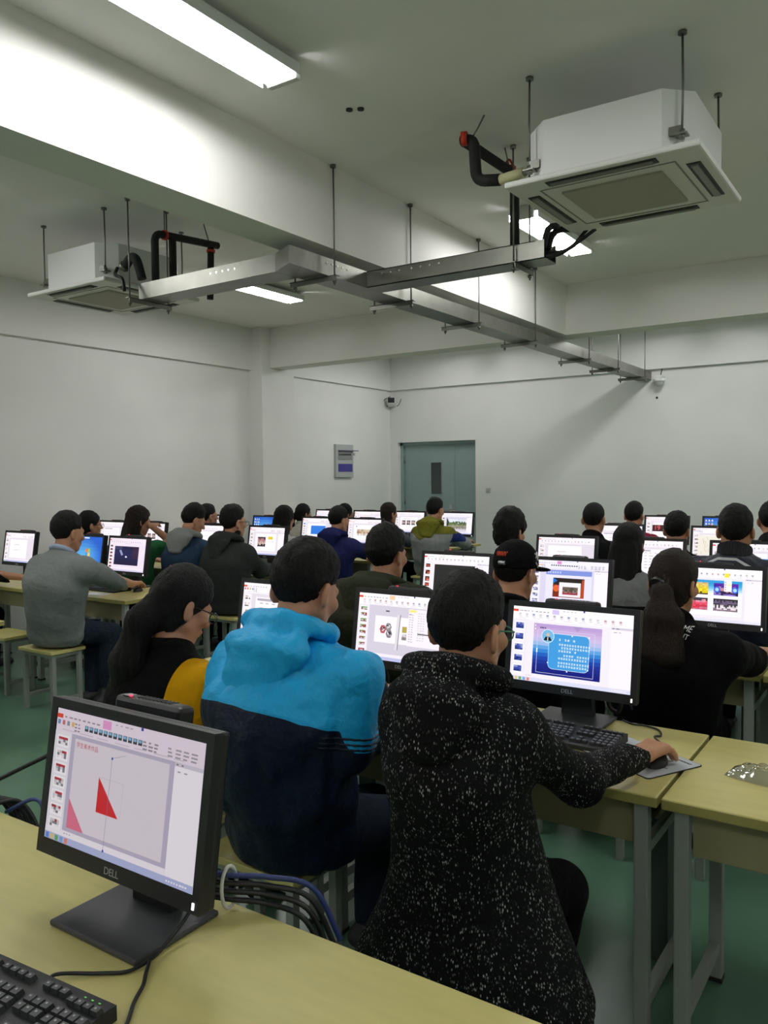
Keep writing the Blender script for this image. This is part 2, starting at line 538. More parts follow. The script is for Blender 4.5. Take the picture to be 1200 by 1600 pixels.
lp = empty('insulated_pipe', (-5.08, 4.6, 3.4))
off = (-5.08, 4.6, 3.4)
tag(lp, 'black insulated pipe frame with red tape standing on left branch of trunking', 'pipe')
T(bend([(-5.08, 4.37, 3.17), (-5.08, 4.37, 3.575), (-5.08, 5.05, 3.63)], .07), .03, 'insulation', M_pipe, lp, off)
T([(-5.08, 4.55, 3.17), (-5.08, 4.55, 3.58)], .03, 'insulation', M_pipe, lp, off)
T([(-5.11, 4.98, 3.17), (-5.09, 4.98, 3.6)], .028, 'insulation', M_pipe, lp, off)
T([(-5.08, 4.46, 3.582), (-5.08, 4.48, 3.584)], .04, 'red_band', M_red, lp, off)
T([(-5.09, 4.98, 3.56), (-5.09, 4.98, 3.58)], .036, 'red_band', M_red, lp, off)
T([(-5.08, 4.47, 3.6), (-5.08, 4.47, 3.8)], .005, 'hanger_rod', M_rod, lp, off, 6)
T([(-5.08, 4.95, 3.64), (-5.14, 4.95, 3.8)], .005, 'hanger_rod', M_rod, lp, off, 6)
lc = empty('drain_hose', (-5.4, 4.3, 3.36))
tag(lc, 'thick black hose bending from left air conditioner to the trunking', 'hose')
off = (-5.4, 4.3, 3.36)
T(curve_pts([(-5.385, 4.32, 3.345), (-5.28, 4.3, 3.4), (-5.19, 4.28, 3.36), (-5.155, 4.3, 3.215)]), .036, 'hose', M_pipe, lc, off)
T(curve_pts([(-5.40, 4.26, 3.33), (-5.35, 4.2, 3.26), (-5.22, 4.16, 3.2), (-5.17, 4.14, 3.1)]), .014, 'cable', M_cable, lc, off, 8)
T([(-5.40, 4.32, 3.345), (-5.37, 4.315, 3.36)], .042, 'clamp', M_steel, lc, off)

# ------------------------------------------------------------------ desks
DZT = 0.75
def make_desk(w, dep):
    o = empty('desk')
    t = MB().box(-w / 2, w / 2, 0, dep, DZT - .032, DZT, bev=.004)
    for f in t.bm.faces:
        if f.calc_center_median().z < DZT - .004:
            f.material_index = 1
    t.build('desktop', [M_desk, M_desk_edge], o)
    ins = .05
    for sx in (-1, 1):
        x = sx * (w / 2 - ins)
        for y in (ins - .01, dep - .17):
            lg = MB().box(x - .02, x + .02, y - .02, y + .02, 0.012, DZT - .033, bev=.003).build('leg', M_frame, o)
            MB().box(x - .022, x + .022, y - .022, y + .022, 0, .014).build('foot_cap', M_black2, lg)
        MB().box(x - .014, x + .014, ins + .012, dep - .192, .10, .135).build('foot_rail', M_frame, o)
        MB().box(x - .012, x + .012, ins + .012, dep - .192, .555, .585).build('shelf_rail', M_frame, o)
    MB().box(-w / 2 + ins + .025, w / 2 - ins - .025, .066, dep - .2, .585, .6).build('shelf', M_shelf, o)
    MB().box(w / 2 - .158, w / 2 - .09, .466, .586, .01, DZT - .034).build('side_panel', M_panel, o)
    MB().box(-w / 2 + ins + .025, w / 2 - ins - .025, .052, .064, .585, DZT - .034).build('drawer_front', M_shelf, o)
    MB().box(-w / 2 + ins + .025, w / 2 - ins - .025, dep - .2, dep - .188, .5, DZT - .034).build('back_panel', M_shelf, o)
    return o

desks = {}
def place_desk(x0, x1, y0, y1, label, grp='long pale yellow desks in rows'):
    k = (round(x1 - x0, 3), round(y1 - y0, 3))
    if k not in desks:
        desks[k] = make_desk(*k)
        o = desks[k]
    else:
        o = copy_tree(desks[k])
    o.location = ((x0 + x1) / 2, y0, 0)
    tag(o, label, 'desk', grp)
    return o
ROWY = [0.57, 2.264, 3.90, 5.52, 7.10, 8.85]
MONY = [1.045, 2.80, 4.40, 6.02, 7.62, 9.36]
place_desk(-2.22, -.45, .57, 1.219, 'pale yellow desk nearest the camera under the red triangle monitor')
place_desk(-1.81, -.622, 2.264, 2.914, 'pale yellow desk where the person in speckled coat sits')
place_desk(-.61, .578, 2.264, 2.914, 'pale yellow desk at right edge holding the clear plastic bag')
place_desk(-3.01, -1.822, 2.264, 2.914, 'pale yellow desk behind the girl with yellow sleeves')
place_desk(-6.336, -4.94, 2.264, 2.95, 'pale yellow desk end at left edge with black bag on it')
rl = ['of the olive jacket man\'s row', 'two rows behind the blue jacket person', 'three rows behind the blue jacket person', 'of the last row, near the back wall']
for r in (2, 3, 4, 5):
    y = ROWY[r]
    for i, (a, b) in enumerate(((-3.01, -1.822), (-1.81, -.622), (-.61, .578))):
        if r > 3 and i == 2:
            continue
        place_desk(a, b, y, y + .65, 'pale yellow desk ' + rl[r - 2] + ', ' + ['beside the aisle', 'second from the aisle', 'third from the aisle'][i])
    for i, (a, b) in enumerate(((-6.138, -4.95), (-7.338, -6.15), (-8.16, -7.35))):
        place_desk(a, b, y, y + .65 + (0.15 if r == 5 and i == 0 else 0), 'pale yellow desk in left block, row %s, ' % ['of the grey sweater man', 'of the dark hooded boy', 'of the navy jacket boy', 'nearest the grey door'][r - 2] + ['aisle end', 'second from the aisle', 'against the left wall'][i])

# ------------------------------------------------------------------ stools
def make_stool():
    o = empty('stool')
    s = MB().box(-.2, .2, -.14, .14, .425, .45, bev=.004)
    s.build('seat', M_desk, o)
    for sx in (-1, 1):
        for sy in (-1, 1):
            x, y = sx * .165, sy * .105
            MB().box(x - .015, x + .015, y - .015, y + .015, 0, .402, bev=.002).build('leg', M_frame, o)
        MB().box(sx * .165 - .01, sx * .165 + .01, -.09, .09, .08, .105).build('foot_rail', M_frame, o)
    a = MB()
    a.box(-.18, .18, -.12, -.1, .4, .425).box(-.18, .18, .1, .12, .4, .425).box(-.18, -.16, -.1, .1, .4, .425).box(.16, .18, -.1, .1, .4, .425)
    a.build('apron_frame', M_frame, o)
    return o
stool0 = make_stool()
stool_used = [False]
def stool(x, y, label, rz=0):
    o = stool0 if not stool_used[0] else copy_tree(stool0)
    stool_used[0] = True
    o.location = (x, y, 0)
    o.rotation_euler = (0, 0, rz)
    tag(o, label, 'stool', 'low stools with pale yellow seats')
    return o

# ------------------------------------------------------------------ screens
SCR = bpy.data.materials.new('lit_screen')
SCR.use_nodes = True
_nt = SCR.node_tree
_b = _nt.nodes['Principled BSDF']
_a = _nt.nodes.new('ShaderNodeVertexColor')
_a.layer_name = 'glow'
_b.inputs['Base Color'].default_value = (0.01, 0.01, 0.01, 1)
_b.inputs['Roughness'].default_value = 0.35
_nt.links.new(_a.outputs['Color'], _b.inputs['Emission Color'])
SCREEN_STR = 1.3
_b.inputs['Emission Strength'].default_value = SCREEN_STR

class Screen:
    """Flat picture of a lit screen: layers of small coloured polygons. u right, v down, both 0..1."""
    W, H = 0.452, 0.272
    gain = 1.0
    def __init__(s, seed=0):
        s.polys = []
        s.rng = random.Random(seed)
    def P(s, pts, c, lv=1):
        s.polys.append((pts, hexc(c) if isinstance(c, str) else c, lv))
    def R(s, x0, y0, x1, y1, c, lv=1):
        s.P([(x0, y0), (x0, y1), (x1, y1), (x1, y0)], c, lv)
    def circle(s, x, y, r, c, lv=2, n=18):
        k = s.W / s.H
        s.P([(x + r * math.cos(-2 * math.pi * i / n), y + r * k * math.sin(-2 * math.pi * i / n)) for i in range(n)], c, lv)
    def rrect(s, x0, y0, x1, y1, r, c, lv=2):
        k = s.W / s.H
        pts = []
        for cx, cy, a0 in ((x1 - r, y0 + r * k, -90), (x1 - r, y1 - r * k, 0), (x0 + r, y1 - r * k, 90), (x0 + r, y0 + r * k, 180)):
            for i in range(6):
                a = math.radians(a0 + 18 * i)
                pts.append((cx + r * math.cos(a), cy + r * k * math.sin(a)))
        s.P(pts[::-1], c, lv)
    def line(s, x0, y0, x1, y1, w, c, lv=3):
        dx, dy = x1 - x0, (y1 - y0) * s.H / s.W
        L = math.hypot(dx, dy)
        nx, ny = -dy / L * w / 2, dx / L * w / 2 * s.W / s.H
        s.P([(x0 + nx, y0 + ny), (x1 + nx, y1 + ny), (x1 - nx, y1 - ny), (x0 - nx, y0 - ny)], c, lv)
    def glyphs(s, x, y, n, h, c, lv=4, gap=1.08):
        """n blurred square characters"""
        w = h * s.H / s.W
        for i in range(n):
            x0 = x + i * w * gap
            if s.rng.random() < .06: continue
            for k in range(2):
                yy = y + h * (.12 + .42 * k + .12 * s.rng.random())
                s.R(x0 + w * .08, yy, x0 + w * (.7 + .22 * s.rng.random()), yy + h * .15, c, lv)
            xx = x0 + w * (.25 + .35 * s.rng.random())
            s.R(xx, y + h * .06, xx + w * .15, y + h * .92, c, lv)
    def text(s, txt, u, v, h, c, lv=5):
        me = text_mesh(txt, 1.0, 'LEFT')
        co = [w.co.copy() for w in me.vertices]
        for f in me.polygons:
            s.P([(u + co[i].x * h * s.H / s.W, v - co[i].y * h) for i in f.vertices][::-1], c, lv)
        bpy.data.meshes.remove(me)
    def dashes(s, x0, y0, x1, n, h, c, lv=3):
        for i in range(n):
            xa = x0 + (x1 - x0) * i / n
            s.R(xa, y0, xa + (x1 - x0) / n * (.4 + .4 * s.rng.random()), y0 + h, c, lv)
    def photo(s, x0, y0, x1, y1, pal, lv=3, nx=9, ny=7):
        for j in range(ny):
            for i in range(nx):
                c = pal[min(len(pal) - 1, int((j + s.rng.random() * 1.6) / (ny + .6) * len(pal)))]
                k = .75 + .4 * s.rng.random()
                c = tuple(min(1, v * k) for v in hexc(c))
                s.R(x0 + (x1 - x0) * i / nx, y0 + (y1 - y0) * j / ny, x0 + (x1 - x0) * (i + 1) / nx, y0 + (y1 - y0) * (j + 1) / ny, c, lv)
    def deck(s, tint='#f3eaf3', pane='#d9d2e0', tab=None, icons=True, right=True, thumbs=6, tpal=('#888', '#ccc'), taskbar='#aeb4dc'):
        """editing window of a slide program"""
        r = s.rng
        s.R(0, 0, 1, 1, tint, 0)
        s.R(0, .172, 1, .945, pane, 1)
        s.R(0, .04, .045, .072, '#e0452c', 2)
        if tab: s.R(.34, .012, .40, .075, tab, 2)
        s.dashes(.06, .05, .33, 8, .012, '#9a929c')
        s.dashes(.43, .02, .56, 4, .01, '#b0a8b0')
        s.R(.60, .0, .615, .022, '#2b3a9a', 2)
        if icons:
            for i in range(4):
                s.R(.01 + i * .035, .085, .03 + i * .035, .12, r.choice(['#6f8fc0', '#e0b060', '#8a8a92', '#c87070']), 2)
            for i in range(3):
                s.dashes(.14, .088 + i * .025, .19, 2, .012, '#8f8890')
                s.dashes(.62, .088 + i * .025, .73, 3, .012, '#8f8890')
                s.dashes(.78, .088 + i * .025, .97, 4, .012, '#a098a2')
        else:
            for i in range(15):
                s.R(.05 + i * .06, .088, .072 + i * .06, .118, r.choice(['#b8b0b8', '#c9a0a0', '#9aa4c0', '#d0c8cc']), 2)
                s.R(.05 + i * .06, .128, .078 + i * .06, .136, '#b8b0b8', 2)
        s.dashes(.05, .152, .95, 7, .006, '#c4bcc6', 2)
        s.R(0, .172, .125, .945, '#e7e0ea', 2)
        for i in range(thumbs):
            y = .2 + i * .73 / thumbs
            s.R(.02, y, .11, y + .62 / thumbs, '#f6f2f6', 3)
            s.photo(.03, y + .1 / thumbs, .1, y + .5 / thumbs, tpal, 4, 4, 3)
        if right:
            s.R(.83, .172, 1, .945, '#f2ecf4', 2)
            s.R(.83, .172, 1, .2, '#cdc6d4', 3)
            s.dashes(.84, .182, .9, 2, .01, '#777079', 4)
            s.dashes(.85, .23, .93, 2, .01, '#a8a0aa', 4)
        s.R(0, .9, .83 if right else 1, .945, '#eee6ee', 3)
        s.dashes(.14, .915, .2, 3, .008, '#b0a8b0', 4)
        s.R(0, .945, 1, 1, taskbar, 3)
        for i, c in enumerate(('#5b7fd0', '#d8c070', '#60a860', '#78a0d8', '#e08070')):
            s.R(.01 + i * .035, .952, .033 + i * .035, .992, c, 4)
        s.dashes(.84, .965, .97, 8, .012, '#f2eef6', 4)
    def mesh(s):
        bm = bmesh.new()
        cl = bm.loops.layers.float_color.new('glow')
        for pts, c, lv in s.polys:
            vs = [bm.verts.new(((u - .5) * s.W, -0.0002 - lv * .00022, (.5 - v) * s.H)) for u, v in pts]
            try:
                f = bm.faces.new(vs)
            except ValueError:
                continue
            f.normal_update()
            if f.normal.y > 0: f.normal_flip()
            for l in f.loops:
                l[cl] = (*[q * s.gain for q in c], 1)
        me = bpy.data.meshes.new('screen')
        bm.to_mesh(me)
        bm.free()
        return me

def scr_triangle():
    s = Screen(1)
    s.gain = .63
    s.deck(tint='#e6d8e6', pane='#b8afc6', tab='#e79ad0', thumbs=7, tpal=('#b03040', '#d8d0d8', '#808088', '#f0e8f0'))
    for i in range(12):
        x = .215 + i * .034
        s.R(x, .087, x + .026, .128, '#3a3f48', 3)
        s.R(x + .003, .09, x + .022, .11, '#7fb4d8', 4)
    s.R(.155, .2, .8, .87, '#ddd2dc', 3)
    s.text('学生美术作品', .168, .243, .044, '#c02444', 5)
    s.P([(.352, .43), (.352, .685), (.505, .685)], '#d01c28', 5)
    s.P([(.155, .65), (.155, .87), (.28, .87)], '#dc6f8c', 5)
    s.line(.43, .27, .428, .94, .002, '#7078a0', 6)
    s.line(.43, .27, .52, .225, .0018, '#9098b0', 6)
    s.R(.425, .262, .436, .28, '#3048b0', 7)
    s.R(.423, .93, .434, .948, '#3048b0', 7)
    s.line(.36, .43, .52, .43, .0012, '#b8b0bc', 5)
    s.line(.52, .43, .52, .68, .0012, '#b8b0bc', 5)
    return s
def scr_biography():
    s = Screen(2)
    s.deck(tint='#faf5fa', pane='#ece6ee', tab='#cfc0f0', icons=False, thumbs=5, tpal=('#8890c8', '#4050a8', '#203080'), taskbar='#d5d6ec')
    x0, y0, x1, y1 = .19, .21, .76, .89
    pal = ['#b79ad0', '#c0a4d4', '#c8b0d8', '#c6b8de', '#b8b8e0', '#94b4e0', '#5a9cda', '#3080cc', '#1c5cb8', '#1640a4', '#122c92', '#101f84', '#0e187c', '#0c1478']
    n = len(pal)
    for i, c in enumerate(pal):
        s.R(x0, y0 + (y1 - y0) * i / n, x1, y0 + (y1 - y0) * (i + 1) / n, c, 3)
    s.P([(.52, .21), (.6, .21), (.56, .28)], '#a98fc6', 4)
    for a in ((.225, .29, .705, .294), (.225, .86, .705, .864), (.225, .29, .2275, .864), (.7025, .29, .705, .864)):
        s.R(*a, '#e0dcf4', 5)
    s.rrect(.325, .325, .665, .80, .04, '#d8e8f8', 5)
    s.rrect(.328, .33, .662, .795, .038, '#3f97d8', 6)
    s.circle(.315, .37, .055, '#d8e8f8', 7)
    s.circle(.315, .37, .05, '#70b4dc', 8)
    s.P([(.28, .43), (.35, .43), (.335, .38), (.295, .38)], '#16161c', 9)
    s.circle(.315, .35, .014, '#d8b090', 9)
    s.R(.312, .385, .319, .43, '#e8e8f0', 10)
    s.glyphs(.41, .385, 6, .036, '#eef6ff', 8)
    for j, nn in enumerate((12, 12, 7)):
        s.glyphs(.41, .45 + j * .042, nn, .034, '#eef6ff', 8)
    for j, nn in enumerate((12, 11)):
        s.glyphs(.41, .59 + j * .042, nn, .034, '#eef6ff', 8)
    for j, nn in enumerate((12, 11)):
        s.glyphs(.41, .69 + j * .042, nn, .034, '#eef6ff', 8)
    s.dashes(.245, .255, .30, 4, .018, '#3a3050', 5)
    for p in ((.205, .24), (.205, .285), (.325, .72), (.66, .76), (.49, .81), (.52, .34), (.66, .34)):
        s.R(p[0] - .005, p[1] - .008, p[0] + .005, p[1] + .008, '#ffffff', 9)
    s.R(.222, .54, .231, .6, '#ffffff', 8)
    return s
def scr_column():
    s = Screen(3)
    s.deck(tint='#f8f2f8', pane='#cfc8d6', tab='#f0c8a0', icons=False, thumbs=8, tpal=('#60a040', '#a03040', '#c8c0c8', '#807060'), right=False, taskbar='#b8bce0')
    s.R(.2, .33, .62, .73, '#f4eef4', 3)
    s.R(.31, .24, .35, .262, '#5a545e', 3)
    for (x, y, c) in ((.29, .53, '#b05058'), (.35, .49, '#8a8a88'), (.36, .59, '#7d7080')):
        k = .036
        s.P([(x - k, y), (x - k * .5, y + .06), (x + k * .5, y + .06), (x + k, y), (x + k * .5, y - .06), (x - k * .5, y - .06)], c, 4)
        s.photo(x - .02, y - .03, x + .02, y + .03, ('#303038', '#d8d0d8', c), 5, 4, 3)
    s.P([(.44, .29), (.43, .82), (.458, .82), (.47, .29)], '#dcd6de', 6)
    s.P([(.47, .29), (.456, .82), (.464, .82), (.478, .29)], '#77717c', 6)
    s.R(.5, .46, .55, .55, '#b0a050', 5)
    s.photo(.5, .57, .55, .66, ('#d0c8d0', '#8a8488'), 5, 4, 4)
    s.R(.56, .19, .94, .74, '#f1eaf3', 7)
    s.R(.565, .2, .64, .235, '#ece47a', 8)
    s.dashes(.565, .26, .61, 1, .012, '#a8a0aa', 8)
    for i in range(12):
        s.dashes(.57, .27 + i * .036, .62, 2, .01, '#a8a0aa', 8)
        s.dashes(.66, .24 + i * .036, .74, 3, .008, '#b0a8b2', 8)
    s.R(.665, .54, .87, .556, '#4a464c', 9)
    return s
def scr_plain(seed=4, kind=0):
    s = Screen(seed)
    s.deck(tint='#f6eef4', pane='#ddd5e0', icons=bool(seed % 2), tab=None, thumbs=5 + seed % 3, tpal=('#c0b0a0', '#e8e0e0', '#706870'), right=kind != 3)
    r = s.rng
    x0, y0, x1, y1 = .18, .23, .78, .86
    s.R(x0, y0, x1, y1, '#f7f1f6', 3)
    if kind == 0:        # a photo with some text
        s.photo(.25, .35, .48, .7, ('#403038', '#b07880', '#c8b0a8', '#302830'), 4)
        s.R(.55, .33, .68, .43, '#e2c422', 4)
        s.dashes(.55, .5, .75, 4, .014, '#a8a0aa', 4)
    elif kind == 1:      # row of figures
        s.photo(.28, .42, .7, .68, ('#c8b8a0', '#b09070', '#e0d8d0'), 4, 14, 3)
        s.circle(.26, .3, .018, '#5a78c8', 4)
    elif kind == 2:      # photographs in a strip
        for i in range(3):
            s.photo(.24 + i * .17, .4, .37 + i * .17, .62, ('#605058', '#c0a8a0', '#302c38'), 4, 5, 5)
        s.glyphs(.3, .3, 7, .05, '#5a545e', 4)
    elif kind == 3:      # small print only
        s.glyphs(.34, .38, 6, .045, '#8a8290', 4)
        s.glyphs(.3, .56, 8, .04, '#9a92a0', 4)
    elif kind == 4:      # list lines
        for i in range(6):
            s.dashes(.24, .32 + i * .08, .72, 6, .02, '#b6aeba', 4)
        s.R(.2, .25, .5, .29, '#b0a8b4', 4)
    return s
def scr_park():
    s = Screen(11)
    s.deck(tint='#f4f0f8', pane='#d2cede', icons=False, thumbs=6, tpal=('#606870', '#b0a8a0', '#405048'), right=True)
    s.photo(.17, .3, .82, .78, ('#dfe6f0', '#dce4ee', '#4a5a38', '#6a7a48', '#9a9680', '#8c8c80', '#b8b4ac'), 4, 16, 10)
    s.P([(.17, .2), (.17, .6), (.23, .62), (.25, .42)], '#2c3a28', 5)
    for i in range(4):
        s.R(.52 + i * .06, .64, .54 + i * .06, .73, '#3a3438', 6)
    return s
def scr_black():
    s = Screen(12)
    s.deck(tint='#f8f3f8', pane='#efe8ef', icons=False, thumbs=5, tpal=('#201418', '#d05030', '#181418'), right=True)
    s.R(.17, .225, .8, .88, '#1b1a1b', 3)
    s.P([(.055, .93), (.075, .78), (.095, .78), (.085, .93)], '#141214', 6)
    s.R(.03, .40, .1, .46, '#181214', 5)
    s.R(.06, .41, .095, .45, '#e05a38', 6)
    s.R(.03, .56, .1, .62, '#181214', 5)
    s.R(.05, .57, .095, .61, '#e86a40', 6)
    return s
def scr_redstage():
    s = Screen(13)
    s.deck(tint='#eeeaf8', pane='#d4d0e6', tab='#d88ac8', icons=True, thumbs=6, tpal=('#505878', '#c8c4e0', '#7080b0'), right=True)
    for i in range(12):
        s.R(.26 + i * .03, .088, .28 + i * .03, .115, '#50545c', 3)
    s.R(.2, .2, .8, .88, '#e3e0f2', 3)
    s.R(.2, .2, .8, .30, '#7d8fd6', 4)
    s.glyphs(.215, .225, 6, .05, '#dfe4fa', 5)
    s.photo(.3, .36, .71, .76, ('#20140f', '#2a1810', '#6a2410', '#8c2c18'), 5, 9, 6)
    s.P([(.3, .36), (.3, .48), (.36, .42)], '#1d6fd0', 6)
    s.circle(.345, .58, .042, '#e0662a', 6)
    s.circle(.375, .55, .025, '#d84a78', 6)
    s.P([(.68, .38), (.66, .76), (.71, .76), (.71, .38)], '#b2421c', 6)
    s.R(.385, .45, .665, .745, '#eceaee', 7)
    s.photo(.43, .54, .63, .7, ('#6a5a4c', '#4a4440', '#8a7a70', '#a03040'), 8, 9, 5)
    return s
def scr_four():
    s = Screen(14)
    s.deck(tint='#fdf9fc', pane='#e8e2ea', icons=False, thumbs=5, tpal=('#c0b0a0', '#e8e0e0'), right=True, taskbar='#dcdcea')
    s.R(.15, .22, .8, .88, '#fbf8fc', 3)
    s.R(.15, .22, .8, .3, '#2a9bd8', 4)
    for i, c in enumerate(('#3fa6dc', '#6cbbe4', '#a0d2ee', '#d0e8f8')):
        s.R(.15, .3 + i * .04, .8, .34 + i * .04, c, 4)
    s.photo(.18, .27, .44, .50, ('#d8b878', '#e0c460', '#f0d820', '#e4cc18', '#50401c'), 5, 12, 8)
    s.photo(.50, .27, .76, .50, ('#5a1fb0', '#4a18a0', '#c08a90', '#b87888', '#2c2050', '#8c70d0'), 5, 10, 8)
    s.circle(.535, .39, .035, '#2f63e0', 6)
    s.circle(.535, .39, .02, '#a8d4f8', 7)
    s.circle(.725, .39, .035, '#2f63e0', 6)
    s.circle(.725, .39, .02, '#a8d4f8', 7)
    s.photo(.18, .56, .44, .79, ('#3c3440', '#d890a0', '#e0506a', '#d83048', '#c86880'), 5, 12, 8)
    s.photo(.50, .56, .76, .79, ('#28242c', '#6a5a78', '#3c3440', '#e0d8dc', '#887080'), 5, 14, 8)
    s.R(.61, .2, .69, .42, '#f6f2f4', 8)
    s.R(.61, .08, .66, .16, '#efe23a', 5)
    for i in range(4):
        s.R(.62, .24 + i * .045, .632, .26 + i * .045, '#8a828c', 9)
    s.R(.65, .28, .685, .31, '#f0e890', 9)
    return s
def scr_desktop(logo=True, seed=15):
    s = Screen(seed)
    n = 16
    for i in range(n):
        for j in range(9):
            u, v = (i + .5) / n, (j + .5) / 9
            d = math.hypot((u - .4) * 1.2, v - .75)
            k = max(0, 1 - d / .75)
            c = (0.01 + .12 * k, .10 + .42 * k, .55 + .25 * k)
            s.R(i / n, j / 9, (i + 1) / n, (j + 1) / 9, c, 0)
    for j in range(4):
        for i in range(2 if logo else 3):
            s.R(.03 + i * .07, .07 + j * .13, .06 + i * .07, .13 + j * .13, s.rng.choice(['#e8eef8', '#b8d0f0', '#d0c8a0', '#e8f0ff']), 2)
            s.R(.025 + i * .07, .14 + j * .13, .07 + i * .07, .15 + j * .13, '#c8d8f4', 2)
    if logo:
        for (a, b, c) in ((0, 0, '#e8703a'), (1, 0, '#8cc04a'), (0, 1, '#3c90d8'), (1, 1, '#f0c43c')):
            x, y = .50 + a * .075, .36 + b * .135
            s.P([(x, y + .02 - a * .01), (x - .008, y + .13 - a * .01), (x + .06, y + .145 - a * .01), (x + .068, y + .035 - a * .01)], c, 3)
        s.R(.42, .02, .58, .06, '#dce6f4', 3)
    s.R(0, .95, 1, 1, '#b8cce4', 2)
    return s
def scr_space():
    s = Screen(16)
    s.deck(tint='#efe2ee', pane='#e9dcea', icons=False, thumbs=7, tpal=('#303040', '#a04040', '#404048'), right=False, taskbar='#cfc8e2')
    for i, c in enumerate(('#15163a', '#181a48', '#171a4c', '#161848', '#181440', '#1c1438')):
        s.R(.16, .24 + i * .095, .83, .335 + i * .095, c, 3)
    for i, c in enumerate(('#2c1838', '#34203c', '#301c38')):
        s.R(.66, .24 + i * .12, .83, .36 + i * .12, c, 4)
    s.P([(.29, .37), (.36, .53), (.41, .50), (.34, .35)], '#8f94b8', 5)
    s.P([(.46, .55), (.48, .59), (.53, .57), (.5, .53)], '#e6e8f4', 5)
    s.rrect(.18, .265, .36, .32, .015, '#9094b0', 5)
    s.rrect(.183, .27, .357, .315, .013, '#1a1c48', 6)
    return s
def scr_blueblock():
    s = scr_plain(17, 3)
    s.R(.3, .32, .78, .7, '#2f78d8', 5)
    s.R(.04, .21, .09, .27, '#3c80d8', 6)
    return s
def scr_nineteen():
    s = scr_plain(18, 3)
    s.R(.16, .33, .46, .6, '#3a1418', 5)
    s.text('19', .2, .46, .26, '#f05a68', 6)
    s.R(.54, .33, .84, .8, '#2c2a30', 5)
    s.photo(.6, .42, .78, .74, ('#68646c', '#b8b4bc', '#38343c'), 6, 4, 5)
    return s
def scr_fabric():
    s = scr_plain(19, 3)
    s.R(.1, .25, .9, .88, '#e8e2d4', 5)
    for i in range(40):
        x, y = .12 + .74 * s.rng.random(), .28 + .5 * s.rng.random()
        s.line(x, y, x + .05 * (s.rng.random() - .5), y + .1, .004, s.rng.choice(['#505860', '#b06068', '#708070', '#404048']), 6)
    s.R(.42, .09, .5, .14, '#f0d84a', 5)
    return s
def scr_bluebar():
    s = scr_plain(20, 4)
    s.R(.02, .36, .98, .42, '#3b9ad8', 6)
    s.R(.1, .08, .2, .15, '#ecd83c', 6)
    return s
def scr_yellowpic():
    s = scr_plain(21, 3)
    s.photo(.45, .28, .86, .8, ('#f0c020', '#907858', '#6c6458', '#b0a890'), 5, 6, 6)
    return s

# ------------------------------------------------------------------ monitors
MON_W, MON_H, TILT = 0.495, 0.325, math.radians(9)
def make_monitor(logo_left=False):
    """origin on the desk under the screen centre; the screen faces -y"""
    o = empty('monitor')
    R = Matrix.Translation((0, .0, .265)) @ Matrix.Rotation(-TILT, 4, 'X')
    b = MB()
    w, h = MON_W / 2, MON_H / 2
    sw_, st, sb = .2275, .1405, .1335          # screen cut-out
    so = .004
    b.box(-w, -sw_, -.02, .0, -h, h).box(sw_, w, -.02, .0, -h, h)
    b.box(-sw_, sw_, -.02, .0, st + so - .001, h).box(-sw_, sw_, -.02, .0, -h, -sb + so)
    b.box(-w, w, 0, .022, -h, h, bev=.006)
    b.box(-w + .07, w - .07, .022, .05, -h + .05, h - .05, bev=.012)
    bmesh.ops.transform(b.bm, matrix=R, verts=b.bm.verts[:])
    hs = b.build('housing', M_black, o)
    n = MB()
    n.prism([(-.06, .012), (.06, .012), (.05, .2), (-.05, .2)], 'y', .055, .09)
    n.box(-.05, .05, .030, .09, .15, .205, bev=.006)
    n.build('stand_neck', M_black2, o)
    p = MB().box(-.132, .132, -.095, .118, 0, .012, bev=.004)
    p.build('stand_base', M_base, o)
    l = text_mesh('DELL', .02, extrude=.0004)
    lo = obj('logo', l, [M_silver], hs)
    lo.matrix_local = R @ Matrix.Translation((0, -.0205, -h + .014)) @ Matrix.Rotation(math.pi / 2, 4, 'X')
    q = MB().box(w - .018, w - .013, -.0215, -.0195, -h + .008, -h + .02)
    bmesh.ops.transform(q.bm, matrix=R, verts=q.bm.verts[:])
    q.build('power_led', M_wled, hs)
    return o, R
mon0, MR = make_monitor()
mon_used = [False]
pc0 = None
def make_minipc():
    o = empty('mini_computer')
    b = MB().box(-.105, .105, 0, .045, -.1, .1, bev=.012)
    cs = b.build('casing', M_black, o)
    g = MB()
    for k in range(9):
        g.box(-.04 + k * .012, -.034 + k * .012, .01, .036, .0995, .1012)
    g.build('vent_slots', M_black2, o)
    MB().box(-.06, -.055, .004, .009, .1, .1025).build('power_led', M_led, o)
    MB().box(-.085, -.065, .006, .03, .0995, .1008).build('silver_label', M_silver, cs)
    return o
pc0 = make_minipc()
def monitor(x, y, scr, label, pclabel, rz=0.0, pc=True, led=True):
    o = mon0 if not mon_used[0] else copy_tree(mon0)
    o.location = (x, y, DZT + .001)
    o.rotation_euler = (0, 0, rz)
    tag(o, label, 'monitor', 'black widescreen monitors on the desks')
    s = obj('screen', scr.mesh(), [SCR], o)
    s.matrix_local = MR @ Matrix.Translation((0, -.0185, .0055))
    c = pc0 if not mon_used[0] else copy_tree(pc0)
    mon_used[0] = True
    c.matrix_world = Matrix.Translation((x, y, DZT)) @ Matrix.Rotation(rz, 4, 'Z') @ MR @ Matrix.Translation((-.032, .0525, .08))
    tag(c, pclabel, 'mini computer', 'mini computers behind the monitors')
    return o
# ------------------------------------------------------------------ people: signed-distance bodies turned into one continuous mesh
def V(*a): return np.array(a, float)
def nrm(v): return v / (np.linalg.norm(v) + 1e-9)
def smin(a, b, k):
    h = np.maximum(k - np.abs(a - b), 0) / k
    return np.minimum(a, b) - h * h * k * .25
def smax(a, b, k): return -smin(-a, -b, k)

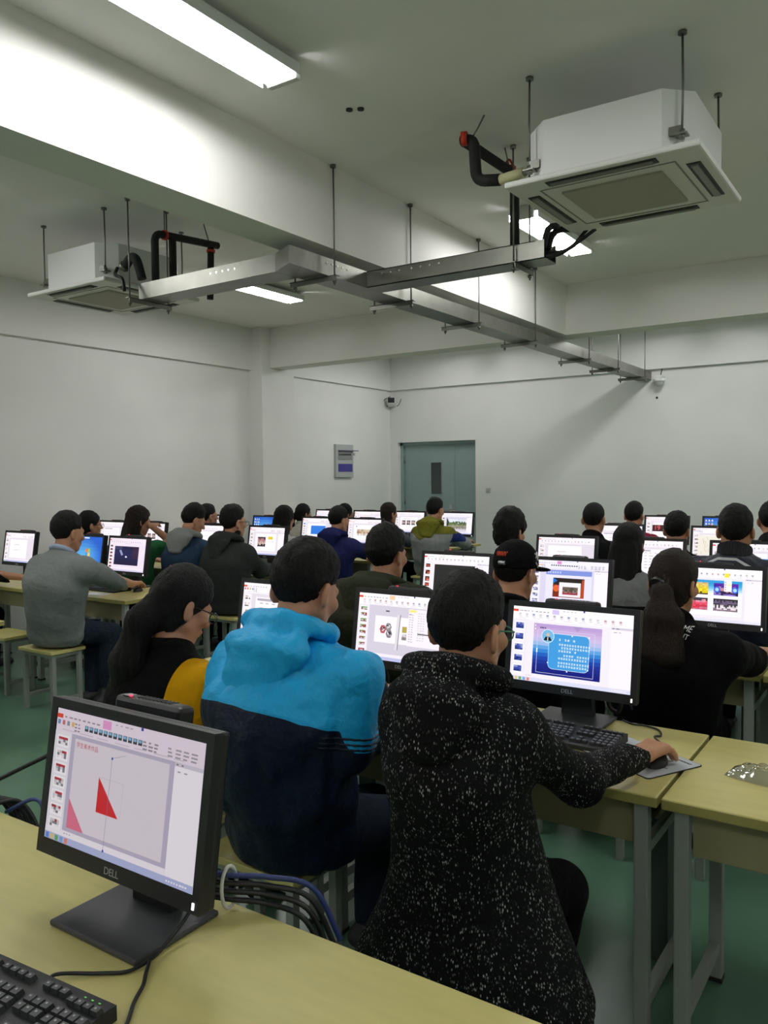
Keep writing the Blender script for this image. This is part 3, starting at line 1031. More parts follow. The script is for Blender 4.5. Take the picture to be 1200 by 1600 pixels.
def rc(p, a, b, ra, rb, sc=None, cen=None):
    """capsule with changing radius; sc squeezes space about cen so the section becomes elliptical"""
    a = np.asarray(a, float); b = np.asarray(b, float)
    if sc is not None:
        s = np.asarray(sc)
        p = p * s; a = a * s; b = b * s
    ba = b - a
    t = np.clip(((p - a) @ ba) / (ba @ ba + 1e-12), 0, 1)
    d = p - a - t[:, None] * ba
    return np.sqrt((d * d).sum(1)) - (ra + (rb - ra) * t)
def ell(p, c, r, R=None):
    q = p - np.asarray(c)
    if R is not None: q = q @ R
    r = np.asarray(r, float)
    k0 = np.sqrt(((q / r) ** 2).sum(1))
    k1 = np.sqrt(((q / (r * r)) ** 2).sum(1)) + 1e-9
    return k0 * (k0 - 1) / k1
def torus(p, c, R, r, n, sc=(1, 1)):
    """ring around axis n; R radius"""
    n = nrm(np.asarray(n, float))
    q = p - np.asarray(c)
    z = q @ n
    x = nrm(np.cross(n, V(0, 1, 0))); y = np.cross(n, x)
    u = (q @ x) / sc[0]; v = (q @ y) / sc[1]
    l = np.sqrt(u * u + v * v) - R
    return np.sqrt(l * l + z * z) - r
def wav(p, f, seed):
    g = np.random.RandomState(seed)
    o = np.zeros(len(p))
    for i in range(5):
        k = nrm(g.randn(3)) * f * (.7 + .8 * g.rand())
        k2 = nrm(g.randn(3)) * f * .8
        o += np.sin(p @ k + g.rand() * 6 + 1.4 * np.sin(p @ k2 + g.rand() * 6))
    return o / 5

def mesh_sdf(fn, lo, hi, h):
    c = 4
    H = h * c
    lo = np.asarray(lo, float)
    n = np.ceil((np.asarray(hi) - lo) / H).astype(int)
    g = np.stack(np.meshgrid(*[lo[i] + H * (np.arange(n[i]) + .5) for i in range(3)], indexing='ij'), -1).reshape(-1, 3)
    D = fn(g)
    act = (np.abs(D) < H * 1.3 + .012).reshape(n)
    dense = (np.where(D < 0, -1, 1) * H).astype(np.float32).reshape(n)
    for ax in range(3): dense = np.repeat(dense, c, axis=ax)
    ai = np.argwhere(act)
    o = np.stack(np.meshgrid(*[np.arange(c)] * 3, indexing='ij'), -1).reshape(-1, 3)
    idx = (ai[:, None, :] * c + o).reshape(-1, 3)
    for s in range(0, len(idx), 400000):
        I = idx[s:s + 400000]
        dense[I[:, 0], I[:, 1], I[:, 2]] = fn(lo + h * (I + .5))
    S = dense < 0
    m = [x - 1 for x in S.shape]
    cnt = np.zeros(m, np.int8)
    cor = [(i, j, k) for i in (0, 1) for j in (0, 1) for k in (0, 1)]
    for i, j, k in cor: cnt += S[i:i + m[0], j:j + m[1], k:k + m[2]]
    cells = np.argwhere((cnt > 0) & (cnt < 8))
    vid = np.full(m, -1, np.int32)
    vid[cells[:, 0], cells[:, 1], cells[:, 2]] = np.arange(len(cells))
    pos = np.zeros((len(cells), 3)); w = np.zeros(len(cells))
    for a in cor:
        for ax in range(3):
            if a[ax]: continue
            b = list(a); b[ax] = 1
            A = cells + a; B = cells + b
            va = dense[A[:, 0], A[:, 1], A[:, 2]]; vb = dense[B[:, 0], B[:, 1], B[:, 2]]
            mk = (va < 0) != (vb < 0)
            t = va[mk] / (va[mk] - vb[mk])
            q = np.tile(np.array(a, float), (mk.sum(), 1)); q[:, ax] += t
            pos[mk] += q; w[mk] += 1
    verts = lo + h * (cells + pos / w[:, None] + .5)
    quads = []
    for ax in range(3):
        sl0 = [slice(None)] * 3; sl1 = [slice(None)] * 3
        sl0[ax] = slice(0, -1); sl1[ax] = slice(1, None)
        d = S[tuple(sl0)] != S[tuple(sl1)]
        e = np.argwhere(d)
        o1, o2 = [(1, 2), (2, 0), (0, 1)][ax]
        ok = (e[:, o1] > 0) & (e[:, o2] > 0) & (e[:, o1] < m[o1]) & (e[:, o2] < m[o2])
        e = e[ok]
        ins = S[e[:, 0], e[:, 1], e[:, 2]]
        q = []
        for (da, db) in ((1, 1), (0, 1), (0, 0), (1, 0)):
            f = e.copy(); f[:, o1] -= da; f[:, o2] -= db
            q.append(vid[f[:, 0], f[:, 1], f[:, 2]])
        q = np.stack(q, 1)
        q[~ins] = q[~ins][:, ::-1]
        quads.append(q)
    quads = np.concatenate(quads)
    quads = quads[(quads >= 0).all(1)]
    return verts, quads

def np_mesh(name, verts, quads, zone=None, mats_idx=None):
    me = bpy.data.meshes.new(name)
    me.vertices.add(len(verts)); me.vertices.foreach_set('co', verts.astype(np.float32).ravel())
    me.loops.add(quads.size); me.loops.foreach_set('vertex_index', quads.astype(np.int32).ravel())
    me.polygons.add(len(quads)); me.polygons.foreach_set('loop_start', np.arange(0, quads.size, 4, dtype=np.int32))
    me.polygons.foreach_set('use_smooth', np.ones(len(quads), bool))
    if mats_idx is not None: me.polygons.foreach_set('material_index', mats_idx.astype(np.int32))
    if zone is not None:
        a = me.attributes.new('zone', 'FLOAT', 'POINT')
        a.data.foreach_set('value', zone.astype(np.float32))
    me.update(calc_edges=True)
    me.validate()
    return me

M_skin = mat('skin', '#b98566', 0.55, bump=0.04, bscale=250, vary=0.06, vscale=20)
M_eye = mat('eye_white', '#d8d6d0', 0.25)
M_hair = mat('black_hair', '#070606', 0.62, bump=0.8, bscale=60, spec=0.22, stretch=(5, 5, 1.2))
M_hairb = mat('brown_black_hair', '#1d140e', 0.6, bump=0.8, bscale=60, spec=0.22, stretch=(5, 5, .8))
M_jeans = mat('dark_jeans', '#1b2430', 0.9, bump=0.5, bscale=20, bdist=.022, distort=1, spec=.15, vary=0.15)
M_bjeans = mat('blue_jeans', '#2a3450', 0.85, bump=0.3, bscale=250, vary=0.15)
M_btrous = mat('black_trousers', '#060607', 0.9, bump=0.5, bscale=20, bdist=.022, distort=1, spec=.12)
M_shoe = mat('dark_shoe', '#242526', 0.6)
M_gl = mat('dark_glasses_frame', '#101012', 0.3)
M_lens = bpy.data.materials.new('clear_lens'); M_lens.use_nodes = True
_b = M_lens.node_tree.nodes['Principled BSDF']
_b.inputs['Transmission Weight'].default_value = 1.0; _b.inputs['Roughness'].default_value = 0.02; _b.inputs['IOR'].default_value = 1.05

def ik(s, w, l1, l2, hint):
    d = w - s; L = np.linalg.norm(d)
    k = L / ((l1 + l2) * .995)
    if k > 1: l1 *= k; l2 *= k
    x = nrm(d)
    a = (l1 * l1 - l2 * l2 + L * L) / (2 * L)
    h = math.sqrt(max(l1 * l1 - a * a, 1e-6))
    u = nrm(hint - x * (hint @ x))
    return s + x * a + u * h

def hand_prims(w, f, up, side, S, mouse=False, curl=.5):
    S = S * 1.06
    """palm, four fingers, thumb; side=+1 right hand (thumb towards -lat)"""
    f = nrm(f); up = nrm(up - f * (up @ f)); lat = np.cross(f, up) * 1.0   # lat = to the right of f
    out = []
    k = S
    for i, (o, ln) in enumerate(((-.030, .92), (-.010, 1.0), (.010, .95), (.028, .76))):
        o *= side
        kn = w + f * (.088 - .004 * i) * k + lat * o * k + up * (.006 if mouse else .0) * k
        out.append((w + lat * o * .55 * k, kn, .0145 * k, .0125 * k, .012))
        a = curl * (.5 + .12 * i)
        p = kn
        for j, (seg, r0, r1) in enumerate(((.042, .0100, .0092), (.027, .0092, .0084), (.021, .0084, .0070))):
            d = nrm(f * math.cos(a) - up * math.sin(a) + lat * o * 2.0)
            q = p + d * seg * ln * k
            out.append((p, q, r0 * k, r1 * k, .004))
            p = q
            a += curl * (.55 if j == 0 else .5)
    t0 = w + f * .022 * k - lat * side * .020 * k
    t1 = w + f * .052 * k - lat * side * .048 * k - up * .010 * k
    t2 = t1 + (f * .034 - lat * side * .008 - up * .008) * k
    t3 = t2 + (f * .028 + lat * side * .004 - up * .006) * k
    out += [(t0, t1, .017 * k, .0125 * k, .012), (t1, t2, .0118 * k, .0105 * k, .004), (t2, t3, .0105 * k, .0085 * k, .004)]
    return out

class Person:
    def __init__(s, hip, head, yaw=0, hyaw=0, hpitch=0, hroll=0, S=1.07, sw=.185, bulk=1.0, hR=None, hL=None,
                 elbR=(.25, -.3, -.9), elbL=(-.25, -.3, -.9), elR=None, elL=None, lx=0.0, kneeR=None, kneeL=None, ankR=None, ankL=None, res=.01, mouse=True, seatz=.45, slump=.03, curlR=.42, curlL=.42, wristdz=0, shdz=0):
        s.S = S; s.res = res; s.bulk = bulk
        s.root_loc = V(hip[0], hip[1], 0); s.yaw = yaw
        cy, sy = math.cos(yaw), math.sin(yaw)
        s.Rz = np.array([[cy, -sy, 0], [sy, cy, 0], [0, 0, 1]])
        loc = lambda q: (np.asarray(q, float) - s.root_loc) @ s.Rz
        s.loc = loc
        s.seatz = seatz
        s.H = loc(head)
        e = Euler((-hpitch, hroll, hyaw - 0.0), 'XYZ')
        s.RH = np.array(Matrix(e.to_matrix()))
        hp = lambda *q: s.H + s.RH @ (V(*q) * S)
        s.hp = hp
        s.neck_top = hp(0, -.022, -.075)
        s.C7 = s.H + V(0, -.055, -.152) * S + (s.RH @ V(0, -.02, 0) * .5)
        s.SCn = s.C7 + V(0, -.005, -.09 + shdz) * S
        s.P = V(0, 0, seatz + .105 * S)
        s.W = s.P * .62 + s.SCn * .38 + V(0, -slump, 0)
        s.C = s.P * .25 + s.SCn * .75 + V(0, -slump * 1.1, 0)
        s.sh = {1: s.SCn + V(sw * S, .02, -.015), -1: s.SCn + V(-sw * S, .02, -.015)}
        s.sw = sw * S
        s.wr, s.el, s.hands = {}, {}, []
        for side, h, eh, cu in ((1, hR, elbR, curlR), (-1, hL, elbL, curlL)):
            if h is None:
                h = s.root_loc + s.Rz @ V(side * .16, .42, .815)
            hc = loc(h)                                   # knuckle position
            d = nrm(hc - s.sh[side]); d = nrm(V(d[0] * .6, d[1], 0))
            w = hc - d * .085 * S + V(0, 0, .012)
            s.wr[side] = w
            ov = elR if side > 0 else elL
            s.el[side] = ik(s.sh[side], w, .285 * S, .255 * S, V(*eh))
            if ov is not None: s.el[side] = loc(ov)
            if h[2] < .9: s.el[side][2] = max(s.el[side][2], .838)
            f = nrm(nrm(w - s.el[side]) * .45 + d * .8)
            f = nrm(V(f[0], f[1], f[2] * .35 - .05))
            s.hands += hand_prims(w, f, V(0, 0, 1), side, S, mouse, cu)
        s.hj = {k: V(k * .09 * S, .03, seatz + .108 * S) for k in (1, -1)}
        s.kn = {1: loc(kneeR) if kneeR else V(.10 + lx, .42, .472), -1: loc(kneeL) if kneeL else V(-.10 + lx, .42, .472)}
        s.an = {1: loc(ankR) if ankR else V(.10 + lx, .40, .10), -1: loc(ankL) if ankL else V(-.10 + lx, .38, .10)}
        s.kids = []

    # -- fields
    def head_field(s, p):
        q = ((p - s.H) @ s.RH) / s.S
        d = ell(q, (0, -.012, .028), (.076, .096, .091))
        d = smin(d, ell(q, (0, .028, -.03), (.062, .068, .088)), .03)
        d = smin(d, rc(q, (0, .052, -.092), (0, .056, -.1), .026, .022), .03)
        for x in (-1, 1):
            d = smin(d, rc(q, (x * .052, -.004, -.055), (x * .02, .05, -.095), .026, .022), .025)
            d = smin(d, ell(q, (x * .045, .065, -.022), (.024, .02, .02)), .02)
            d = smin(d, rc(q, (x * .014, .09, .02), (x * .045, .076, .02), .011, .010), .014)
            d = smax(d, -ell(q, (x * .031, .103, -.003), (.0175, .017, .0085)), .006)
            ca, sa = math.cos(.42 * x), math.sin(.42 * x)
            Re = np.array([[ca, -sa, 0], [sa, ca, 0], [0, 0, 1]])
            e = ell(q, (x * .087, -.020, -.012), (.010, .023, .036), Re)
            e = smax(e, -ell(q, (x * .098, -.012, -.010), (.009, .013, .022), Re), .005)
            d = smin(d, e, .008)
        d = smin(d, rc(q, (0, .094, .008), (0, .114, -.03), .009, .0135), .014)
        for x in (-1, 1): d = smin(d, rc(q, (x * .012, .1, -.034), (x * .012, .098, -.034), .0085, .008), .008)
        d = smin(d, ell(q, (0, .094, -.061), (.024, .011, .0075)), .008)
        d = smin(d, ell(q, (0, .090, -.074), (.02, .011, .0075)), .008)
        d = smax(d, -ell(q, (0, .104, -.0675), (.024, .010, .0022)), .004)
        return d * s.S
    def torso(s, p, g=0.0, low=None, wide=1.45):
        b = s.bulk; S = s.S
        sc = (1 / wide, 1, 1)
        P = s.P if low is None else low
        d = rc(p, P, s.W, .118 * S * b + g, .104 * S * b + g, sc)
        d = smin(d, rc(p, s.W, s.C, .104 * S * b + g, .116 * S * b + g, sc), .08)
        d = smin(d, rc(p, s.C, s.SCn + V(0, .0, -.03), .116 * S * b + g, .085 * S * b + g, sc), .08)
        d = smin(d, rc(p, s.sh[1], s.sh[-1], .056 * S + g, .056 * S + g), .08)
        d = smin(d, rc(p, s.SCn + V(.07, 0, 0), s.C7 + V(0, .01, 0), .055 * S + g, .05 * S + g * .6), .05)
        d = smin(d, rc(p, s.SCn - V(.07, 0, 0), s.C7 + V(0, .01, 0), .055 * S + g, .05 * S + g * .6), .05)
        return d
    def arms(s, p, g=0.0, ends=True, cuff=.03):
        S = s.S; d = None
        for k in (1, -1):
            a = rc(p, s.sh[k], s.el[k], .052 * S + g, .043 * S + g)
            w = s.wr[k]
            if not ends: w = s.el[k] + (s.wr[k] - s.el[k]) * (1 - cuff)
            a = smin(a, rc(p, s.el[k], w, .043 * S + g, .029 * S + g * .75), .03)
            if not ends:
                ax = nrm(s.wr[k] - s.el[k])
                a = np.maximum(a, (p - w) @ ax - .012)
            d = a if d is None else np.minimum(d, a)
        return d
    def legs(s, p, g=0.0):
        S = s.S; d = None
        for k in (1, -1):
            a = rc(p, s.hj[k], s.kn[k], .082 * S + g, .056 * S + g)
            a = smin(a, rc(p, s.kn[k], s.an[k], .056 * S + g, .037 * S + g), .03)
            d = a if d is None else np.minimum(d, a)
        return d
    def feet(s, p, k, g=0.0):
        a = s.an[k]; d = nrm(V((s.kn[k] - s.hj[k])[0] * .6, abs((s.kn[k] - s.hj[k])[1]) + .1, 0))
        f = rc(p, V(a[0], a[1], .045) - d * .05, V(a[0], a[1], .035) + d * .14, .042 + g, .036 + g, (1, 1, 1.15))
        f = smin(f, rc(p, a, V(a[0], a[1], .06), .04 + g, .045 + g), .03)
        return np.maximum(f, -p[:, 2] + .002)
    def neck(s, p, g=0.0):
        return rc(p, s.C7 + V(0, .012, -.03), s.neck_top, .062 * s.S + g, .054 * s.S + g)
    def body(s, p):
        d = smin(s.torso(p, -.012), s.neck(p), .04)
        d = smin(d, s.head_field(p), .022)
        d = smin(d, s.arms(p, -.004), .03)
        h = None
        for a, b, r0, r1, k in s.hands:
            e = rc(p, a, b, r0, r1)
            h = e if h is None else smin(h, e, k if k > .006 else .003)
        d = smin(d, h, .012)
        d = smin(d, s.legs(p, -.006), .05)
        for k in (1, -1): d = smin(d, s.feet(p, k, -.012), .02)
        return np.maximum(d, np.where(p[:, 1] < .165, s.seatz + .012 - p[:, 2], -1))
    def bounds(s, pad=.12):
        pts = [s.H + V(0, 0, .13), s.H - V(.1, .12, 0), s.H + V(.1, .12, 0)] + list(s.sh.values()) + list(s.el.values()) + list(s.wr.values()) + list(s.kn.values()) + [s.P - V(.26, .3, .1)] + [s.C - V(.22, .24, 0)] + [s.P + V(.2, .1, 0)]
        for a in s.an.values(): pts += [V(a[0], a[1] + .16, 0)]
        for a, b, *_ in s.hands: pts += [b]
        pts = np.array(pts)
        return pts.min(0) - pad, pts.max(0) + pad

    # -- meshes
    def place(s, o):
        o.location = s.root_loc; o.rotation_euler = (0, 0, s.yaw)
    def build(s, label, group=None):
        lo, hi = s.bounds(.08)
        v, q = mesh_sdf(s.body, lo, hi, s.res)
        s.root = obj('person', np_mesh('person', v, q), [M_skin])
        s.place(s.root)
        tag(s.root, label, 'person')
        if s.res < .008:
            for x in (-1, 1):
                m = MB().sphere(tuple(s.hp(x * .031, .0815, -.003)), .0125 * s.S, seg=12)
                m.sphere(tuple(s.hp(x * .031, .0895, -.0035)), .0060 * s.S, mi=1, seg=10)
                m.build('eye', [M_eye, M_black], s.root)
        return s.root
    def add(s, name, fn, m, lo, hi, res=None, zone=None, label=None):
        v, q = mesh_sdf(fn, lo, hi, res or s.res)
        o = obj(name, np_mesh(name, v, q, None if zone is None else zone(v)), [m], s.root)
        if label: o['label'] = label
        return o
    def zline(s):
        return None
    def hair(s, style='short', m=M_hair, t=.013, top=.012, fringe=0.0, seed=1, rough=1.0, tail=None, res=None):
        S = s.S
        ys = np.array([-.2, -.105, -.085, -.055, -.03, .0, .02, .045, .07, .088, .105, .2])
        if style == 'short':
            zs = np.array([-.06, -.062, -.066, -.062, -.035, .012, .016, .03, .052, .062 - fringe, .07 - fringe, .07 - fringe])
        elif style == 'mid':
            zs = np.array([-.085, -.09, -.095, -.09, -.06, -.01, .0, .02, .045, .055 - fringe, .06 - fringe, .06 - fringe])
        else:           # hair tied or hanging: covers the ears' top and nape
            zs = np.array([-.11, -.11, -.115, -.11, -.085, -.03, -.012, .02, .05, .06 - fringe, .064 - fringe, .064 - fringe])
        def fn(p):
            q = ((p - s.H) @ s.RH) / S
            w = wav(q, 90, seed) * .004 * rough + wav(q * V(1.6, 1.6, .5), 260, seed + 3) * .0035 * rough + wav(q * V(1.3, 1.3, .5), 480, seed + 6) * .0022 * rough
            zl = np.interp(q[:, 1], ys, zs)
            if style == 'short':
                e = np.clip((q[:, 2] - zl) / .075, 0, 1)
                th = t * (.12 + .88 * e * e * (3 - 2 * e))
            else:
                th = t
            d = ell(q, (0, -.014, .03 + top * .35), (.077, .097, .092 + top * .65)) - th
            if style != 'short':
                d = smin(d, ell(q, (0, -.03, -.035), (.072 + t * .7, .07 + t * .6, .08)), .03)
            d = smax(d, (zl - q[:, 2]) * .8, .012)
            if style != 'short' or True:
                # keep the ears free
                if style in ('short', 'mid'):
                    for x in (-1, 1):
                        d = smax(d, -ell(q, (x * .095, -.015, -.016), (.03, .032, .042)), .01)
            d = d + w
            if tail is not None:
                d = smin(d, tail(p, q), .018)
            for x in (-1, 1):
                d = np.minimum(d, rc(q, (x * .016, .0995, .022), (x * .046, .0845, .022), .0052, .004))
            return d * S
        lo = s.H - V(.16, .18, .2) * S; hi = s.H + V(.16, .18, .2) * S
        if tail is not None:
            lo = lo - V(.14, .14, .42); hi = hi + V(.12, .02, 0)
        return s.add('hair', fn, m, lo, hi, res)
    def top(s, name, m, g=.018, hem=None, fold=.014, ffreq=26, seed=2, zone=None, collar=.012, res=None, armg=None, low=None, wide=1.45, skirt=None, carve=None, label=None, cuff=.0, neck_r=.0, blend=.035):
        """upper garment over torso and arms; cut out below the seat and at the neck"""
        S = s.S
        hem = s.seatz + .012 if hem is None else hem
        ag = g * .95 if armg is None else armg
        ntop = s.C7 + (s.neck_top - s.C7) * .5 + V(0, 0, neck_r)
        nax = nrm(s.neck_top - s.C7 + V(0, .02, .0))
        def fn(p):
            d = s.torso(p, g, low, wide)
            d = smin(d, s.arms(p, ag, False, cuff), blend)
            w = wav(p, ffreq, seed) * fold + wav(p * V(1, 1, .45), ffreq * 2.3, seed + 9) * fold * .45
            d = d + w
            d = smin(d, torus(p, ntop + V(0, 0, -.02), .062 * S + .004, collar, nax), .02)
            if skirt is not None: d = smin(d, skirt(p), .07)
            d = smax(d, hem - p[:, 2], .012)
            d = np.maximum(d, (p - ntop) @ nax - .012)
            if carve is not None: d = np.maximum(d, -carve(p))
            return d
        lo, hi = s.bounds(.1)
        if skirt is not None: lo = lo - V(.2, .2, 0); hi = hi + V(.15, 0, 0)
        lo = V(lo[0], lo[1], hem - .05)
        hi = V(hi[0], max(s.wr[1][1], s.wr[-1][1], .3) + .1, s.H[2] + .02)
        s.topfn = fn
        return s.add(name, fn, m, lo, hi, res, zone, label)
    def trousers(s, m, g=.012, seed=5, fold=.004):
        def fn(p):
            d = rc(p, s.P + V(0, 0, .10), s.P + V(0, .0, -.0), .102 * s.S + g, .112 * s.S + g, (1 / 1.42, 1, 1))
            d = smin(d, s.legs(p, g), .06) + wav(p, 30, seed) * fold
            d = smax(d, np.where(p[:, 1] < .165, s.seatz + .012 - p[:, 2], -1), .004)
            return np.maximum(d, .085 - p[:, 2])
        lo = np.minimum(np.minimum(s.kn[1], s.kn[-1]), np.minimum(s.an[1], s.an[-1])); lo = np.minimum(lo, s.P - V(.22, .2, 0)) - V(.1, .08, 0)
        hi = np.maximum(np.maximum(s.kn[1], s.kn[-1]), s.P + V(.22, .1, .2)) + V(.1, .12, .1)
        return s.add('trousers', fn, m, V(lo[0], lo[1], .05), hi, max(s.res, .008))
    def shoes(s, m=M_shoe):
        for k in (1, -1):
            a = s.an[k]
            s.add('shoe', lambda p: s.feet(p, k, .002), m, V(a[0] - .14, a[1] - .14, -.02), V(a[0] + .14, a[1] + .24, .18), .008)
    def glasses(s, m=M_gl, lens=True, sides=(1, -1)):
        f = MB()
        for x in (-1, 1):
            ring = [s.hp(x * .033 + .024 * math.cos(a), .112 - abs(math.cos(a) * x > 0) * 0.0, -.004 + .019 * math.sin(a)) for a in np.linspace(0, 2 * math.pi, 17)]
            f.tube(ring, .0020, 6)
            f.tube([s.hp(x * .057, .111, .002), s.hp(x * .084, .07, .006), s.hp(x * .088, .0, .008), s.hp(x * .086, -.022, -.012)], .0024, 6)
        f.tube([s.hp(-.010, .112, .002), s.hp(.010, .112, .002)], .0022, 6)
        f.build('glasses', m, s.root)
    def ring_hood(s, m, drop=.15, width=.13, thick=.05, seed=3, zone=None, tip=0.0, res=None, fold=.006, raise_=0.0):
        """a hood lying on the back: rolled ring round the neck and a pouch below it"""
        S = s.S
        c = s.C7 + V(0, .002, .030 + raise_)
        n = nrm(V(0, .42, 1))
        bk = -.118 * S * (.6 + .4 * s.bulk)
        def fn(p):
            d = torus(p, c, .088 * S, .032, n, (1.18, 1.0))
            a = s.C7 + V(0, bk + .015, .012); b = s.C7 + V(tip, bk - .035, -drop)
            e = rc(p, a, b, thick * 1.35, thick * .75, (.62 * .13 / width, 1.0, 1))
            d = smin(d, e, .03)
            d = d + wav(p, 34, seed) * fold + wav(p * V(1, 1, .6), 85, seed + 4) * fold * .45
            # mouth of the hood behind the neck
            d = smax(d, -rc(p, s.neck_top, s.C7 + V(0, .0, -.0), .064 * S, .066 * S), .012)
            return d
        lo = s.C7 - V(.24, .24, drop + .2); hi = s.C7 + V(.24, .2, .16)
        return s.add('hood', fn, m, lo, hi, res, zone)
# ------------------------------------------------------------------ who sits where
def cloth(name, c, **k):
    k.setdefault('rough', .9); k['bump'] = .5; k['bscale'] = 20; k.setdefault('bdist', .022); k.setdefault('distort', .4); k.setdefault('spec', .12)
    return mat(name, c, **k)

def person(label, hip, head, tops, hair=None, near=.010, trous=M_btrous, stool_label=None, shoes=True, stoolpos=None, stoolrz=0, **k):
    p = Person(hip, head, res=near, **k)
    p.build(label)
    if hair is not None: p.hair(**hair)
    tops(p)
    p.trousers(trous)
    if shoes: p.shoes()
    if stool_label:
        sp = stoolpos or hip
        stool(sp[0], sp[1], stool_label, stoolrz)
    return p

def simple(name, m, **k):
    return lambda p: p.top(name, m, **k)

# 1 - speckled coat -----------------------------------------------------------
M_tweed = mat('speckled_wool', '#0c0d0d', 0.95, bump=.5, bscale=160, spec=.15)
_nt = M_tweed.node_tree; _b = _nt.nodes['Principled BSDF']
_tc = _nt.nodes.new('ShaderNodeTexCoord'); _mp = _nt.nodes.new('ShaderNodeMapping'); _mp.inputs['Scale'].default_value = (1, 1, .42)
_vo = _nt.nodes.new('ShaderNodeTexVoronoi'); _vo.inputs['Scale'].default_value = 225
_n2 = _nt.nodes.new('ShaderNodeTexNoise'); _n2.inputs['Scale'].default_value = 26
_nt.links.new(_tc.outputs['Object'], _mp.inputs['Vector']); _nt.links.new(_mp.outputs['Vector'], _vo.inputs['Vector'])
_nt.links.new(_tc.outputs['Object'], _n2.inputs['Vector'])
_r1 = _nt.nodes.new('ShaderNodeValToRGB'); _r1.color_ramp.elements[0].position = .24; _r1.color_ramp.elements[1].position = .42
_r1.color_ramp.elements[0].color = (1, 1, 1, 1); _r1.color_ramp.elements[1].color = (0, 0, 0, 1)
_r2 = _nt.nodes.new('ShaderNodeValToRGB'); _r2.color_ramp.elements[0].position = .36; _r2.color_ramp.elements[1].position = .54
_nt.links.new(_vo.outputs['Distance'], _r1.inputs['Fac']); _nt.links.new(_n2.outputs['Fac'], _r2.inputs['Fac'])
_r3 = _nt.nodes.new('ShaderNodeSeparateColor'); _nt.links.new(_vo.outputs['Color'], _r3.inputs['Color'])
_gt = _nt.nodes.new('ShaderNodeMath'); _gt.operation = 'GREATER_THAN'; _gt.inputs[1].default_value = .5
_nt.links.new(_r3.outputs['Red'], _gt.inputs[0])
_m1 = _nt.nodes.new('ShaderNodeMath'); _m1.operation = 'MULTIPLY'
_nt.links.new(_r1.outputs['Color'], _m1.inputs[0]); _nt.links.new(_gt.outputs[0], _m1.inputs[1])
_m0 = _nt.nodes.new('ShaderNodeMath'); _m0.operation = 'MULTIPLY'
_nt.links.new(_m1.outputs[0], _m0.inputs[0]); _nt.links.new(_r3.outputs['Green'], _m0.inputs[1])
_m2 = _nt.nodes.new('ShaderNodeMath'); _m2.operation = 'MULTIPLY'
_nt.links.new(_m0.outputs[0], _m2.inputs[0]); _nt.links.new(_r2.outputs['Color'], _m2.inputs[1])
_mx = _nt.nodes.new('ShaderNodeMix'); _mx.data_type = 'RGBA'
_mx.inputs['A'].default_value = (*hexc('#0e1010'), 1); _mx.inputs['B'].default_value = (*hexc('#c4c6c2'), 1)
_nt.links.new(_m2.outputs[0], _mx.inputs['Factor']); _nt.links.new(_mx.outputs['Result'], _b.inputs['Base Color'])

def coat(p):
    def skirt(q):
        return rc(q, p.P + V(0, -.015, .17), V(0, -.008, .16), .135, .325, (1 / 1.22, 1, 1))
    cav = lambda q: np.maximum(np.maximum(skirt(q) + .016, q[:, 2] - (p.seatz + .024)), -q[:, 2])
    S = p.S
    def sk(q):
        return np.maximum(skirt(q) + wav(q * V(1, 1, .3), 22, 4) * .012, np.where(q[:, 2] < .5, q[:, 1] - .17, -1))
    p.top('coat', M_tweed, g=.030, fold=.012, ffreq=16, wide=1.18, collar=.024, hem=.29, armg=.015, res=.0075, blend=.05, cuff=.13, neck_r=.02, skirt=sk, carve=cav)
    p.ring_hood(M_tweed, drop=.09, width=.17, thick=.05, seed=8, res=.008, raise_=.032)
p1 = person('person in black coat with white flecks and green glasses, hand on the mouse', (-1.0, 1.88), (-1.0, 1.88, 1.245), coat,
            dict(style='short', t=.014, top=.016, seed=11, res=.005), near=.006, hpitch=.16, hyaw=-.12, stoolpos=(-1.0, 1.873), hR=(-.685, 2.50, .805), hL=(-1.12, 2.44, .845),
            sw=.13, bulk=.95, elR=(-.765, 2.04, .845), curlR=.5, stool_label='stool under the person in speckled coat', kneeR=(-.84, 2.10, .50), kneeL=(-1.14, 2.24, .54), ankR=(-.89, 2.10, .10), ankL=(-1.14, 2.14, .1), shdz=.03)
M_green = mat('green_glasses_frame', '#1f7a5c', .35)
p1.glasses(M_green)
# silver ring on the right hand
_a, _bq = np.array(p1.hands[5 - 1][0]), np.array(p1.hands[5 - 1][1])
_hm = [h for h in p1.hands[:19]]
_seg = _hm[5]
_c = _seg[0] * .55 + _seg[1] * .45
MB().tube([Vector(_c - nrm(_seg[1] - _seg[0]) * .003), Vector(_c + nrm(_seg[1] - _seg[0]) * .003)], .0122, 16).build('finger_ring', M_silver, p1.root)

